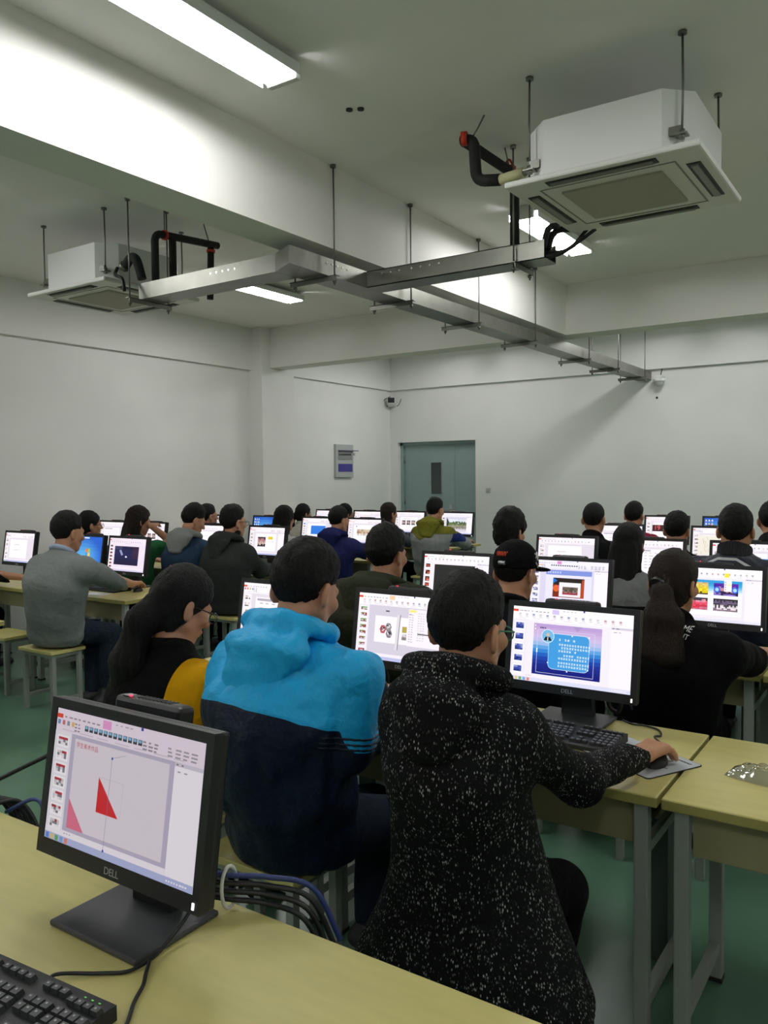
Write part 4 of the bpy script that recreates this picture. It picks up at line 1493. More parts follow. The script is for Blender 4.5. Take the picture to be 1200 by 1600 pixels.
# 2 - blue and navy jacket ------------------------------------------------------
M_blue = zone_mat('blue_navy_nylon', [(0, '#0b1730'), (.5, '#1cacea')], rough=.48, bump=.45, bscale=11, bdist=.05, distort=.25)
mat('navy_stripe', '#0b1730', .5)
M_hoodblue = mat('blue_nylon', '#1cacea', .48, bump=.45, bscale=11, bdist=.05, distort=.25, spec=.3)
def blue_top(p):
    def armt(v, k):
        ax = p.el[k] - p.sh[k]; L = np.linalg.norm(ax)
        return (v - p.sh[k]) @ (ax / L) / L
    def zone(v):
        z = .5 + (v[:, 2] - (p.SCn[2] - .06 - .7 * v[:, 0] ** 2)) * 4
        for k in (1, -1):
            da = np.minimum(rc(v, p.sh[k] + (p.el[k] - p.sh[k]) * .22, p.el[k], .06, .05), rc(v, p.el[k], p.wr[k], .05, .04))
            w = np.clip((p.torso(v, .0, None, 1.36) - da) / .03 + .3, 0, 1)
            z = z * (1 - w) + w * (0.5 + (.98 - armt(v, k)) * 1.2)
        return np.clip(z, 0, 1)
    p.top('jacket', M_blue, g=.028, fold=.017, ffreq=24, collar=.014, armg=.030, res=.006, zone=zone, blend=.022, wide=1.36, neck_r=.02)
    jk = p.topfn
    for t0 in (.90, .985, 1.06):
        c = p.sh[1] + (p.el[1] - p.sh[1]) * (t0 - .12)
        fn = lambda q, t0=t0: np.maximum(np.maximum(jk(q) - .0035, np.abs(armt(q, 1) - (t0 - .12)) * .27 - .0052), p.sw * .98 - q[:, 0])
        p.add('sleeve_stripe', fn, MATS['navy_stripe'], c - V(.14, .14, .14), c + V(.14, .14, .14), .004)
    p.ring_hood(M_hoodblue, drop=.16, width=.17, thick=.05, seed=5, tip=-.05, res=.006, fold=.015, raise_=.03)
p2 = person('person in bright blue and navy hooded jacket, head bent, seen from behind', (-1.66, 1.92), (-1.60, 1.94, 1.30), blue_top,
            dict(style='short', t=.014, top=.018, seed=12, res=.005), near=.006, hpitch=.38, hyaw=.02, S=1.1, sw=.20, bulk=1.12,
            hR=(-1.53, 2.36, .815), hL=(-1.69, 2.53, .84), elR=(-1.39, 1.86, .875), lx=.13, shdz=.03, slump=.05, trous=M_jeans, stool_label='stool under the person in blue and navy jacket', stoolpos=(-1.75, 1.94))

# 3 - black vest with yellow sleeves -------------------------------------------------
M_varyel = zone_mat('black_yellow_cloth', [(0, '#050505'), (.5, '#dc9f0a')], rough=.9)
def sleeve_zone(p, lim=.9, rr=.10):
    def zone(v):
        z = np.zeros(len(v))
        for k in (1, -1):
            sx = (v[:, 0] * k - p.sw * lim)
            z = np.maximum(z, np.clip(.5 + sx * 18 + (v[:, 2] - p.sh[k][2]) * -1.5, 0, 1))
        return z
    return zone
def yel_top(p):
    p.top('baseball_jacket', M_varyel, g=.022, fold=.006, collar=.014, armg=.034, zone=sleeve_zone(p, 1.16), res=.007)
def yel_tail(pp):
    def tail(p, q):
        # falls straight down the back, in the body's own frame
        b = p - pp.H
        d = rc(b, (.0, -.085, .06), (-.045, -.14, -.03), .035, .045)
        d = smin(d, rc(b, (-.045, -.14, -.03), (-.10, -.165, -.18), .045, .05, (.75, 1.3, 1)), .04)
        d = smin(d, rc(b, (-.10, -.165, -.18), (-.14, -.17, -.33), .05, .03, (.7, 1.4, 1)), .04)
        return d + wav(b * V(1, 1, .10), 230, 5) * .005
    return tail
p3 = Person((-2.27, 1.95), (-2.18, 1.96, 1.20), res=.006, hpitch=.42, hyaw=-.22, S=1.03, sw=.165, bulk=.95, hR=(-2.20, 2.44, .815), hL=(-2.42, 2.44, .815), elbR=(1, -.1, -.8))
p3.build('girl person with black ponytail, glasses and black jacket with yellow sleeves')
p3.hair(style='tied', t=.014, seed=14, tail=yel_tail(p3), res=.006)
yel_top(p3); p3.trousers(M_btrous); p3.shoes(); p3.glasses(M_gl)
MB().sphere(tuple(p3.hp(-.03, -.075, .115)), .008).build('hair_clip', M_red, p3.root)
stool(-2.27, 1.95, 'stool under the girl with yellow sleeves')

# 4 - olive jacket -----------------------------------------------------------------
M_olive = cloth('olive_cotton', '#2a2d1f', vary=.1)
def olive_top(p):
    p.top('jacket', M_olive, g=.034, fold=.010, ffreq=18, armg=.034, collar=.02)
    p.ring_hood(M_olive, drop=.11, width=.2, thick=.05, seed=6)
person('person in olive green hooded jacket behind two monitors, ear showing', (-2.42, 3.56), (-2.38, 3.56, 1.235), olive_top,
       dict(style='short', t=.016, top=.022, seed=15, rough=1.4), near=.008, S=1.1, sw=.215, bulk=1.22, shdz=.035, hyaw=-.05, hpitch=.1, stool_label='stool under the olive jacket person')

# 5 - cap ------------------------------------------------------------------------------
M_cap = cloth('black_cap_cloth', '#09090a', vary=.05)
M_dark = cloth('black_cotton', '#08090a')
p5 = person('person in black cap with red script and black top', (-1.65, 3.56), (-1.64, 3.56, 1.185), simple('sweatshirt', M_dark, g=.026, collar=.02),
            dict(style='short', t=.010, top=.002, seed=16), near=.008, hyaw=-.12, hpitch=.16, lx=.12, stool_label='stool under the person in black cap')
def cap_fn(p):
    q = ((p - p5.H) @ p5.RH) / p5.S
    d = ell(q, (0, -.012, .045), (.096, .117, .104))
    d = smax(d, .022 - q[:, 2] + q[:, 1] * .12, .008)
    b = ell(q, (0, .15, .028), (.075, .085, .012))
    b = np.maximum(b, -(q[:, 1] - .06))
    return smin(d, b, .01) * p5.S
_cap = p5.add('cap', cap_fn, M_cap, p5.H - V(.18, .2, .12), p5.H + V(.18, .32, .25), .006, label='black baseball cap')
def on_surface(fn, par, pts, name, m, r, lift=.002):
    """thin raised line following a surface; pts are rays (origin, direction) in the person's own frame"""
    out = []
    for o, dd in pts:
        o = np.array(o, float); dd = nrm(np.array(dd, float))
        t = 0.0
        for _ in range(60):
            dist = float(fn((o + dd * t)[None])[0])
            t += dist * .8
            if dist < .0015: break
        out.append(Vector(o + dd * (t - lift)))
    return MB().tube(out, r, 6).build(name, m, par)
M_script = mat('red_embroidery', '#c23c1c', .7)
_o = [p5.hp(-.055 + .055 * u, -.30, .075 + .010 * math.sin(u * 34)) for u in np.linspace(0, 1, 60)]
on_surface(cap_fn, _cap, [(o, p5.RH @ V(.12, 1, 0)) for o in _o], 'script_lettering', M_script, .0018)
for (a, b_) in (((.098, .05), (.07, .03)), ((.075, .052), (.09, .03)), ((.06, .04), (.085, .045)), ((.05, .03), (.03, .05))):
    _o = [p5.hp(.3, .03 + (a[1] - .05 + (b_[1] - a[1]) * u) * 1.6, .03 + a[0] - .03 + (b_[0] - a[0]) * u) for u in (0, .5, 1)]
    on_surface(cap_fn, _cap, [(o, p5.RH @ V(-1, 0, 0)) for o in _o], 'side_emblem', M_white, .003)
_o = [p5.hp(-.012 + .03 * u, -.3, .035) for u in (0, .5, 1)]
on_surface(cap_fn, _cap, [(o, p5.RH @ V(0, 1, 0)) for o in _o], 'strap_buckle', M_silver, .010)

# 6 - ponytail girl in black jacket -----------------------------------------------------
M_bjack = cloth('black_jacket_cloth', '#050607')
def pony_tail(p, q):
    d = rc(q, (0, -.10, .0), (.03, -.15, -.03), .026, .028)
    d = smin(d, rc(q, (.03, -.15, -.03), (.05, -.165, -.13), .030, .050, (.7, 1.3, 1)), .03)
    d = smin(d, rc(q, (.05, -.165, -.13), (.055, -.17, -.27), .050, .055, (.6, 1.7, 1)), .03)
    return d + wav(q * V(1, 1, .08), 300, 8) * .006
p6 = person('girl person with brown ponytail and black jacket with white letters on the back', (-.92, 3.5), (-.89, 3.5, 1.185),
            simple('jacket', M_bjack, g=.026, collar=.022, armg=.03, fold=.008, ffreq=18, res=.007), dict(style='tied', m=M_hairb, t=.012, seed=17, tail=pony_tail, res=.007),
            near=.007, S=1.04, sw=.195, bulk=1.02, hR=(-.64, 4.10, .81), hL=(-1.04, 4.05, .84), elbR=(1, -.2, -.9), hyaw=-.25, hpitch=.12, stool_label='stool under the girl in black jacket with ponytail')
MB().tube([Vector(p6.hp(0, -.115, .0)), Vector(p6.hp(0, -.135, -.012))], .036, 14).build('hair_band', M_black, [c for c in p6.root.children if c.name.startswith('hair')][0])
MB().sphere(tuple(p6.hp(.022, -.135, .01)), .006).build('hair_bead', M_silver, p6.root)
_tm = text_mesh('ME\nNT', .026, extrude=0)
_R = Matrix.Rotation(math.radians(-14), 3, 'Z')
_bmt = bmesh.new(); _bmt.from_mesh(_tm)
bmesh.ops.subdivide_edges(_bmt, edges=_bmt.edges, cuts=1)
for v_ in _bmt.verts:
    c_ = _R @ v_.co
    o_ = V(.112 + c_.x, -.5, 1.012 + c_.y)
    t_ = 0.0
    for _ in range(40):
        d_ = float(p6.topfn((o_ + V(0, t_, 0))[None])[0]); t_ += d_ * .8
        if d_ < .001: break
    if t_ > 1: t_ = .35
    v_.co = (o_[0], o_[1] + t_ - .004, o_[2])
_bmt.to_mesh(_tm); _bmt.free()
obj('lettering', _tm, [M_white], p6.root)

# 25 - grey sweater ----------------------------------------------------------------------
M_grey = cloth('grey_knit', '#7f8383', bump=.25, bscale=300, vary=.05)
M_shirt = cloth('pale_blue_shirt', '#a9b4cc')
def grey_top(p):
    p.top('sweater', M_grey, g=.022, fold=.007, ffreq=20, collar=.006, neck_r=-.012, armg=.026)
    nax = nrm(p.neck_top - p.C7)
    c = p.C7 + (p.neck_top - p.C7) * .50
    p.add('shirt_collar', lambda q: np.maximum(torus(q, c, .066 * p.S, .019, nax + V(0, .15, 0)), -p.neck(q, .001)), M_shirt, c - V(.14, .14, .1), c + V(.14, .14, .1), .006)
person('person in light grey sweater and jeans on a stool at left', (-5.24, 3.52), (-5.10, 3.54, 1.275), grey_top,
       dict(style='short', t=.012, top=.014, seed=18), near=.008, yaw=.12, hyaw=-.12, hpitch=.15, S=1.1, sw=.2, bulk=1.1, hR=(-5.26, 4.28, .812), hL=(-5.46, 4.2, .845),
       elbR=(1, .1, -.5), trous=M_jeans, kneeR=(-4.99, 3.80, .52), kneeL=(-5.22, 3.82, .52), ankR=(-4.98, 3.73, .1), ankL=(-5.16, 3.75, .1), shdz=.03,
       stool_label='stool under the person in grey sweater', stoolpos=(-5.27, 3.5))
stool(-6.05, 3.62, 'empty stool at left edge, beside the grey sweater person')
person('person at left edge, only black sleeve and hand showing', (-6.95, 3.58), (-6.95, 3.6, 1.22), simple('jacket', cloth('black_sleeve_cloth', '#131313'), g=.024),
       dict(style='short', seed=19), near=.011, hR=(-6.52, 4.16, .8), elbR=(1, -.2, -.5))

# row three -------------------------------------------------------------------------------
person('boy person with tousled black hair, above the black cap', (-2.44, 5.18), (-2.43, 5.18, 1.25), simple('sweatshirt', cloth('black_sweat', '#0a0b0c'), g=.024),
       dict(style='mid', t=.024, top=.03, seed=21, rough=1.8), near=.009, hyaw=-.15, hpitch=.15, stool_label='stool under the tousled hair boy')
M_gn = zone_mat('grey_navy_knit', [(0, '#0b0d14'), (.5, '#77797a')])
def gn_top(p):
    p.top('sweater', M_gn, g=.022, zone=lambda v: np.clip(.5 + (v[:, 2] - p.SCn[2] + .10) * 8, 0, 1), collar=.012)
def long_tail(w=.05, ln=.22, sd=9):
    def tail(p, q):
        d = rc(q, (-.03, -.075, -.02), (-.045, -.105, -ln), .055, w, (.9, 1.2, 1))
        d = smin(d, rc(q, (.03, -.075, -.02), (.04, -.105, -ln * 1.05), .055, w * .9, (.9, 1.2, 1)), .03)
        d = smin(d, rc(q, (.07, -.03, 0), (.078, -.05, -ln * .8), .024, .022), .03)
        d = smin(d, rc(q, (-.07, -.03, 0), (-.078, -.05, -ln * .8), .024, .022), .03)
        return d + wav(q * V(1, 1, .12), 170, sd) * .006
    return tail
person('girl person with shoulder length black hair, grey and navy sweater', (-1.62, 5.18), (-1.60, 5.18, 1.19), gn_top,
       dict(style='long', t=.014, seed=22, tail=long_tail(.045, .2)), near=.009, S=1.04, sw=.16, bulk=.95, lx=.11, hyaw=-.1, hpitch=.1, stool_label='stool under the grey and navy sweater girl')
M_vars = zone_mat('navy_white_nylon', [(0, '#171b2c'), (.47, '#c8c8cc'), (.53, '#171b2c')], rough=.55)
M_rib = mat('ribbed_knit', '#15161c', .9)
def vars_top(p):
    def zone(v):
        a = np.maximum(np.abs(v[:, 0]) - .07, -.02)
        return np.clip(.5 + (v[:, 2] - (p.SCn[2] + .075 - a * .5)) * 4, .0, 1.0)
    p.top('varsity_jacket', M_vars, g=.026, zone=zone, collar=.014)
    c = p.C7 + (p.neck_top - p.C7) * .35
    nax = nrm(p.neck_top - p.C7)
    def fn(q):
        l = (q - c) @ nax
        rr = q - c - l[:, None] * nax
        r = np.sqrt((rr * rr).sum(1)); a = np.arctan2(rr[:, 0], rr[:, 1])
        return np.maximum(np.abs(r - .083 - .004 * np.sin(a * 44)) - .011, np.abs(l) - .045)
    p.add('ribbed_collar', fn, M_rib, c - V(.16, .16, .12), c + V(.16, .16, .12), .005)
person('person in navy varsity jacket with white trim and ribbed collar, from behind', (-.97, 5.12), (-.95, 5.12, 1.31), vars_top,
       dict(style='short', t=.014, top=.016, seed=23), near=.008, S=1.08, sw=.185, bulk=1.05, shdz=.02, stool_label='stool under the varsity jacket person')
M_dgrey = cloth('dark_grey_fleece', '#2e3130', vary=.1)
M_blackhood = cloth('black_hood_fleece', '#0e0f10')
def dg_top(p):
    p.top('hooded_jacket', M_dgrey, g=.03, fold=.009, ffreq=18, collar=.018, armg=.028)
    p.ring_hood(M_dgrey, drop=.12, width=.16, thick=.045, seed=7)
    p.add('hood_lining', lambda q: np.maximum(torus(q, p.C7 + V(0, -.005, .055), .082 * p.S, .026, V(0, -.4, 1)), -p.neck(q, .0)), M_blackhood, p.C7 - V(.2, .2, .1), p.C7 + V(.2, .2, .2))
pb = person('boy person in dark grey hooded jacket, glasses and blue jeans, sitting upright', (-5.14, 5.16), (-5.10, 5.2, 1.26), dg_top,
            dict(style='short', t=.016, top=.02, seed=24, rough=1.4), near=.008, hyaw=-.18, hpitch=.05, S=1.08, sw=.17, bulk=1.05, trous=M_bjeans, hR=(-5.02, 5.68, .80), hL=(-5.2, 5.72, .80), elbL=(-.02, -.5, -1),
            kneeR=(-5.1, 5.48, .472), ankR=(-5.1, 5.4, .1), stool_label='stool under the dark grey hooded boy')
pb.glasses(M_gl)
M_denim = cloth('denim', '#26394e', vary=.12, bump=.35, bscale=220)
M_ghood = cloth('grey_hood_cotton', '#878a88')
def den_top(p):
    p.top('denim_jacket', M_denim, g=.026, fold=.009, ffreq=20)
    p.ring_hood(M_ghood, drop=.10, width=.19, thick=.05, seed=9, raise_=.005)
person('boy person in denim jacket with light grey hood, head bent', (-5.76, 5.2), (-5.65, 5.24, 1.265), den_top,
       dict(style='short', t=.013, top=.024, fringe=.012, seed=25), near=.008, hyaw=-.3, hpitch=.4, S=1.06, sw=.165, elbR=(.02, -.5, -1), hR=(-5.62, 5.66, .8), stool_label='stool under the denim jacket boy')
M_greenj = cloth('green_fabric', '#1d5630')
def raise_hand(p): p.top('green_jacket', M_greenj, g=.026)
person('girl person with long dark hair and green jacket, hand at her cheek', (-6.42, 5.2), (-6.39, 5.22, 1.24), raise_hand,
       dict(style='long', m=M_hairb, t=.018, seed=26, tail=long_tail(.055, .24, 13)), near=.009, hyaw=-.2, hR=(-6.28, 5.36, 1.18), elbR=(.4, .9, -1), hpitch=.12, sw=.165, kneeR=(-6.3, 5.58, .472), kneeL=(-6.4, 5.6, .472), ankR=(-6.32, 5.55, .1), ankL=(-6.44, 5.5, .1), stool_label='stool under the green jacket girl')
pg = person('person with black hair and glasses beside the grey sweater person\'s head', (-7.12, 5.2), (-7.12, 5.2, 1.185), simple('jacket', cloth('charcoal_cloth', '#3a3c3e'), g=.022),
            dict(style='mid', t=.014, seed=27), near=.011, hyaw=-.25, lx=.06)
pg.glasses(M_gl)

# row four ------------------------------------------------------------------------------------
person('boy person in black jacket, both ears showing, against the back wall', (-2.42, 6.77), (-2.39, 6.77, 1.265), simple('jacket', cloth('black_cloth_a', '#0b0c0e'), g=.024, collar=.018),
       dict(style='short', t=.009, top=.008, seed=28, rough=.5), near=.010, stool_label='stool under the black jacket boy with both ears showing')
person('boy person in black shirt before the picture of crowded figures', (-1.73, 6.77), (-1.70, 6.77, 1.185), simple('shirt', cloth('black_cloth_b', '#070708'), g=.018),
       dict(style='short', t=.018, top=.016, seed=29, rough=1.5), near=.010, hpitch=.15, hyaw=-.05, lx=.23, stool_label='stool under the black shirt boy')
person('person at right edge with short black hair, cut by the picture edge', (-1.0, 6.77), (-1.0, 6.77, 1.285), simple('jacket', cloth('black_cloth_c', '#17181a'), g=.024),
       dict(style='short', seed=30), near=.011)
M_navy = cloth('navy_fleece', '#1a1d4a')
M_navred = zone_mat('navy_red_fleece', [(0, '#1a1d4a'), (.48, '#b02848'), (.53, '#1a1d4a')], rough=.85)
def navy_top(p):
    def zone(v):
        ax = nrm(p.el[1] - p.sh[1]); t = (v - p.sh[1]) @ ax
        z = np.clip(.5 + (t - .17) * 2.5, 0, 1)
        return np.where((v[:, 0] > p.sw * .95) & (v[:, 1] > -.1) & (v[:, 2] > p.el[1][2]), z, 0)
    p.top('hooded_jacket', M_navred, g=.028, zone=zone, fold=.008)
    p.ring_hood(M_navy, drop=.11, width=.18, thick=.048, seed=10)
person('boy person in navy blue hooded jacket with red mark on sleeve', (-5.2, 6.76), (-5.15, 6.8, 1.195), navy_top,
       dict(style='short', t=.013, top=.014, seed=31), near=.009, hyaw=-.2, hpitch=.16, hR=(-5.0, 7.24, .83), elbR=(.6, .1, -.6), kneeR=(-5.12, 7.08, .472), ankR=(-5.12, 7.0, .1), stool_label='stool under the navy hooded boy')
person('girl person with thick shoulder length black hair, from behind', (-5.9, 6.77), (-5.87, 6.77, 1.195), simple('jacket', cloth('pale_grey_cloth', '#a8a6a4'), g=.02),
       dict(style='long', t=.02, seed=32, tail=long_tail(.05, .17, 17)), near=.010, S=1.05, lx=.06)
person('person in grey top with glasses behind the denim jacket boy', (-7.06, 6.77), (-7.05, 6.77, 1.205), simple('sweater', cloth('mid_grey_cloth', '#5a5e5c'), g=.022),
       dict(style='short', seed=33, t=.014), near=.010, hyaw=-.25).glasses(M_gl)

# row five ------------------------------------------------------------------------------------
person('person in dark red top in the last row at right', (-2.6, 8.47), (-2.56, 8.47, 1.215), simple('sweater', cloth('dark_red_cloth', '#7d1730'), g=.024),
       dict(style='short', t=.014, seed=34), near=.011, hyaw=-.1)
M_hd = zone_mat('grey_olive_blue_fleece', [(0, '#8d908f'), (.35, '#1c2a66'), (.65, '#6b6a24')], rough=.88)
def hood13(p):
    def zone(v):
        z = np.zeros(len(v))
        for k in (1, -1):
            ax = p.el[k] - p.sh[k]; L = np.linalg.norm(ax); t = (v - p.sh[k]) @ (ax / L) / L
            arm = ((v[:, 0] * k) > p.sw * .92)
            z = np.where(arm & (t > .0) & (t < .78) & (v[:, 2] > p.el[k][2] + .03), .5, z)
        z = np.where(v[:, 2] > p.SCn[2] - .005 - .25 * np.abs(v[:, 0]) * 0, .8, z)
        z = np.where((v[:, 2] > p.SCn[2] - .08 + np.abs(v[:, 0]) * .5) & (v[:, 1] < .05), .8, z)
        return z
    p.top('hooded_sweatshirt', M_hd, g=.026, zone=zone, res=.008)
    p.ring_hood(cloth('olive_hood', '#6b6a24'), drop=.12, width=.19, thick=.05, seed=12)
person('boy person in grey sweatshirt with olive hood and blue upper sleeves', (-5.0, 8.42), (-4.94, 8.44, 1.235), hood13,
       dict(style='short', t=.013, top=.022, seed=35), near=.009, hyaw=-.15, hpitch=.12, hR=(-4.76, 9.0, .83), elbR=(1, .1, -.7), S=1.08, kneeR=(-4.92, 8.74, .472), ankR=(-4.92, 8.7, .1), stool_label='stool under the olive hood boy')
def braid(p, q):
    d = rc(q, (.05, -.06, -.08), (.085, .0, -.14), .022, .018)
    return smin(d, rc(q, (.085, .0, -.14), (.085, .03, -.24), .018, .013) + .003 * np.sin(q[:, 2] * 200), .01)
person('girl person with dark braid and grey top beside the olive hood boy', (-5.66, 8.46), (-5.62, 8.46, 1.185), simple('jacket', cloth('blue_grey_cloth', '#596068'), g=.022),
       dict(style='tied', m=M_hairb, t=.014, seed=36, tail=braid), near=.010, hyaw=-.25, S=1.02, sw=.16)
person('girl person in dusty pink top with long black hair, last row', (-6.34, 8.46), (-6.3, 8.46, 1.165), simple('sweater', cloth('pink_cloth', '#a8868a'), g=.022),
       dict(style='long', t=.013, seed=37, tail=long_tail(.04, .17, 19)), near=.010, hyaw=-.25, S=1.02, sw=.16, lx=-.09).glasses(M_gl)
def tail9(p, q):
    d = rc(q, (-.0, -.10, .03), (-.06, -.14, -.05), .03, .034)
    return smin(d, rc(q, (-.06, -.14, -.05), (-.05, -.13, -.22), .034, .02), .03)
person('girl person in pale cream jacket with dark ponytail, last row', (-7.05, 8.46), (-7.0, 8.46, 1.155), simple('jacket', cloth('cream_cloth', '#b9b6a8'), g=.022),
       dict(style='tied', t=.013, seed=38, tail=tail9), near=.010, hyaw=-.25, S=1.03)
# ------------------------------------------------------------------ monitors in their rows
PCL = 'mini computer behind %s'
def mon(x, r, scr, what, dy=0, **k):
    return monitor(x, MONY[r] + dy, scr, 'black monitor showing ' + what, PCL % ('screen with ' + what), **k)
mon(-1.335, 0, scr_triangle(), 'a red triangle slide, nearest the camera')
mon(-1.075, 1, scr_biography(), 'a blue text box slide beside the speckled coat')
mon(-1.79, 1, scr_column(), 'hexagon pictures behind a grey column')
mon(-2.46, 1, scr_plain(31, 4), 'a slide mostly hidden behind the blue jacket person')
mon(-2.43, 2, scr_black(), 'a black slide')
mon(-1.70, 2, scr_redstage(), 'a red stage photo, beside the black cap')
mon(-.92, 2, scr_four(), 'four coloured group photos')
mon(-5.53, 2, scr_space(), 'a dark blue space slide')
mon(-6.07, 2, scr_desktop(True, 15), 'a blue desktop with coloured window mark', rz=-.05)
mon(-7.07, 2, scr_plain(33, 3), 'small print, behind the grey sweater person')
mon(-7.88, 2, scr_yellowpic(), 'a yellow picture, at left picture edge', rz=-.04)
mon(-2.35, 3, scr_plain(34, 3), 'a small grey slide above the stage photo monitor')
mon(-1.70, 3, scr_plain(36, 4), 'a list with grey heading')
mon(-1.045, 3, scr_bluebar(), 'a blue bar, in front of the varsity jacket')
mon(-7.17, 3, scr_plain(35, 2), 'rows of small pictures by the denim jacket boy')
mon(-6.28, 3, scr_plain(38, 3), 'a white page beside the dark hooded boy')
mon(-5.45, 3, scr_plain(37, 0), 'a crowd photo and a yellow tag')
mon(-7.82, 3, scr_plain(40, 4), 'a pale page half hidden by the green jacket girl')
mon(-2.46, 4, scr_plain(39, 4), 'pink tinted lines behind the two ears boy')
mon(-1.55, 4, scr_fabric(), 'a picture of crowded thin figures')
mon(-7.58, 4, scr_plain(42, 3), 'a dim page at left of the column edge', rz=-.03)
mon(-6.89, 4, scr_desktop(False, 43), 'a plain blue desktop with icons, in left block')
mon(-6.09, 4, scr_blueblock(), 'a solid blue block')
mon(-5.40, 4, scr_plain(41, 1), 'a row of tiny figures and a blue ring')
mon(-7.33, 5, scr_plain(44, 3), 'a white page left of the pink top girl', dy=.08)
mon(-6.58, 5, scr_plain(45, 2), 'small pictures left of the braid girl')
mon(-5.88, 5, scr_plain(46, 2), 'three small pictures in front of the olive hood boy')
mon(-5.15, 5, scr_park(), 'a park lake photograph')
mon(-2.47, 5, scr_nineteen(), 'red and black pictures beside the dark red top')
mon(-1.84, 5, scr_desktop(False, 47), 'a plain blue desktop with icons, at right')

# ------------------------------------------------------------------ keyboards and mice
def make_keyboard():
    o = empty('keyboard')
    b = MB()
    b.prism([(-.075, 0), (.08, 0), (.08, .026), (.06, .028), (-.07, .016), (-.075, .012)], 'x', -.225, .225)
    es = [e for e in b.bm.edges if e.calc_length() < .2 and abs(e.verts[0].co.x - e.verts[1].co.x) < 1e-5]
    b.build('body', M_black2, o)
    k = MB()
    sl = math.atan2(.012, .13)
    R = Matrix.Translation((0, -.005, .0225)) @ Matrix.Rotation(sl, 4, 'X')
    def key(x, y, w=.0175, h=.017):
        z0, z1 = -.002, .009
        vs = []
        a, c = w / 2, h / 2
        q = [(-a, -c, z0), (a, -c, z0), (a, c, z0), (-a, c, z0), (-a + .0014, -c + .0008, z1), (a - .0014, -c + .0008, z1), (a - .0014, c - .0025, z1), (-a + .0014, c - .0025, z1)]
        vs = [k.bm.verts.new((x + u, y + v, z)) for u, v, z in q]
        for f in ((4, 5, 6, 7), (0, 1, 5, 4), (1, 2, 6, 5), (2, 3, 7, 6), (3, 0, 4, 7)):
            k.bm.faces.new([vs[i] for i in f]).material_index = 0
        l = [k.bm.verts.new((x + u, y + v, z1 + .0003)) for u, v in ((-a + .005, c - .009), (-a + .009, c - .009), (-a + .009, c - .0055), (-a + .005, c - .0055))]
        k.bm.faces.new(l).material_index = 1
    for r in range(5):
        y = .028 - r * .0192
        n = 15
        for i in range(n):
            if r == 4 and 3 < i < 9: continue
            key(-.205 + i * .0192 + (0, .004, .006, .009, 0)[r], y)
        for i in range(3):
            if r < 2 or (r == 4) or (r == 3 and i == 1): key(.098 + i * .0192, y)
        for i in range(4):
            key(.162 + i * .0178, y, .0165)
    key(-.205 + 6 * .0192, .028 - 4 * .0192, .095)
    for i in range(13):
        key(-.205 + i * .0192 + (i > 0) * .012 + (i > 4) * .008 + (i > 8) * .008, .062, .0165, .014)
    for i in range(3): key(.098 + i * .0192, .062, .0165, .014)
    for i in range(4): key(.162 + i * .0178, .055, .0165, .014)
    bmesh.ops.transform(k.bm, matrix=R, verts=k.bm.verts[:])
    k.build('keys', [M_key, M_legend], o)
    l = MB()
    for i in range(3): l.box(.168 + i * .016, .172 + i * .016, .066, .068, .0285, .0292)
    l.build('status_leds', mat('green_led', '#59c04a', .4, emit='#59c04a', estr=.6), o)
    return o
kb0 = make_keyboard(); kb_used = [False]
def keyboard(x, y, rz, label, lift=.001):
    o = kb0 if not kb_used[0] else copy_tree(kb0)
    kb_used[0] = True
    o.location = (x, y, DZT + lift); o.rotation_euler = (0, 0, rz); o.scale = (1.07, 1.07, 1.0)
    tag(o, label, 'keyboard', 'black keyboards on the desks')
def make_mouse():
    o = empty('computer_mouse')
    m = MB().sphere((0, 0, .004), .03, seg=18, sc=(1, 1.75, 1.05))
    bmesh.ops.bisect_plane(m.bm, geom=m.bm.verts[:] + m.bm.edges[:] + m.bm.faces[:], plane_co=(0, 0, 0), plane_no=(0, 0, 1), clear_inner=True)
    m.build('shell', M_black, o)
    MB().tube([(-.004, .032, .030), (.004, .032, .030)], .007, 12).build('scroll_wheel', M_base, o)
    return o
ms0 = make_mouse(); ms_used = [False]
def mouse(x, y, label, z=DZT, rz=0):
    o = ms0 if not ms_used[0] else copy_tree(ms0)
    ms_used[0] = True
    o.location = (x, y, z + .001); o.rotation_euler = (0, 0, rz)
    tag(o, label, 'mouse', 'black computer mice on the desks')
keyboard(-1.345, .735, .075, 'black keyboard at bottom left, nearest the camera')
keyboard(-1.075, 2.605, -.03, 'black keyboard in front of the speckled coat person', .0045)
keyboard(-1.93, 2.595, -.03, 'black keyboard under the blue jacket person\'s hands')
keyboard(-.94, 4.2, .0, 'black keyboard in front of the girl in black jacket with ponytail')
keyboard(-5.60, 4.2, .0, 'black keyboard in front of the grey sweater person')
keyboard(-5.38, 7.4, .0, 'black keyboard in front of the navy hooded boy')
keyboard(-5.2, 9.12, .0, 'black keyboard in front of the olive hood boy')
keyboard(-7.75, 4.2, .0, 'black keyboard under the yellow picture monitor at left edge')
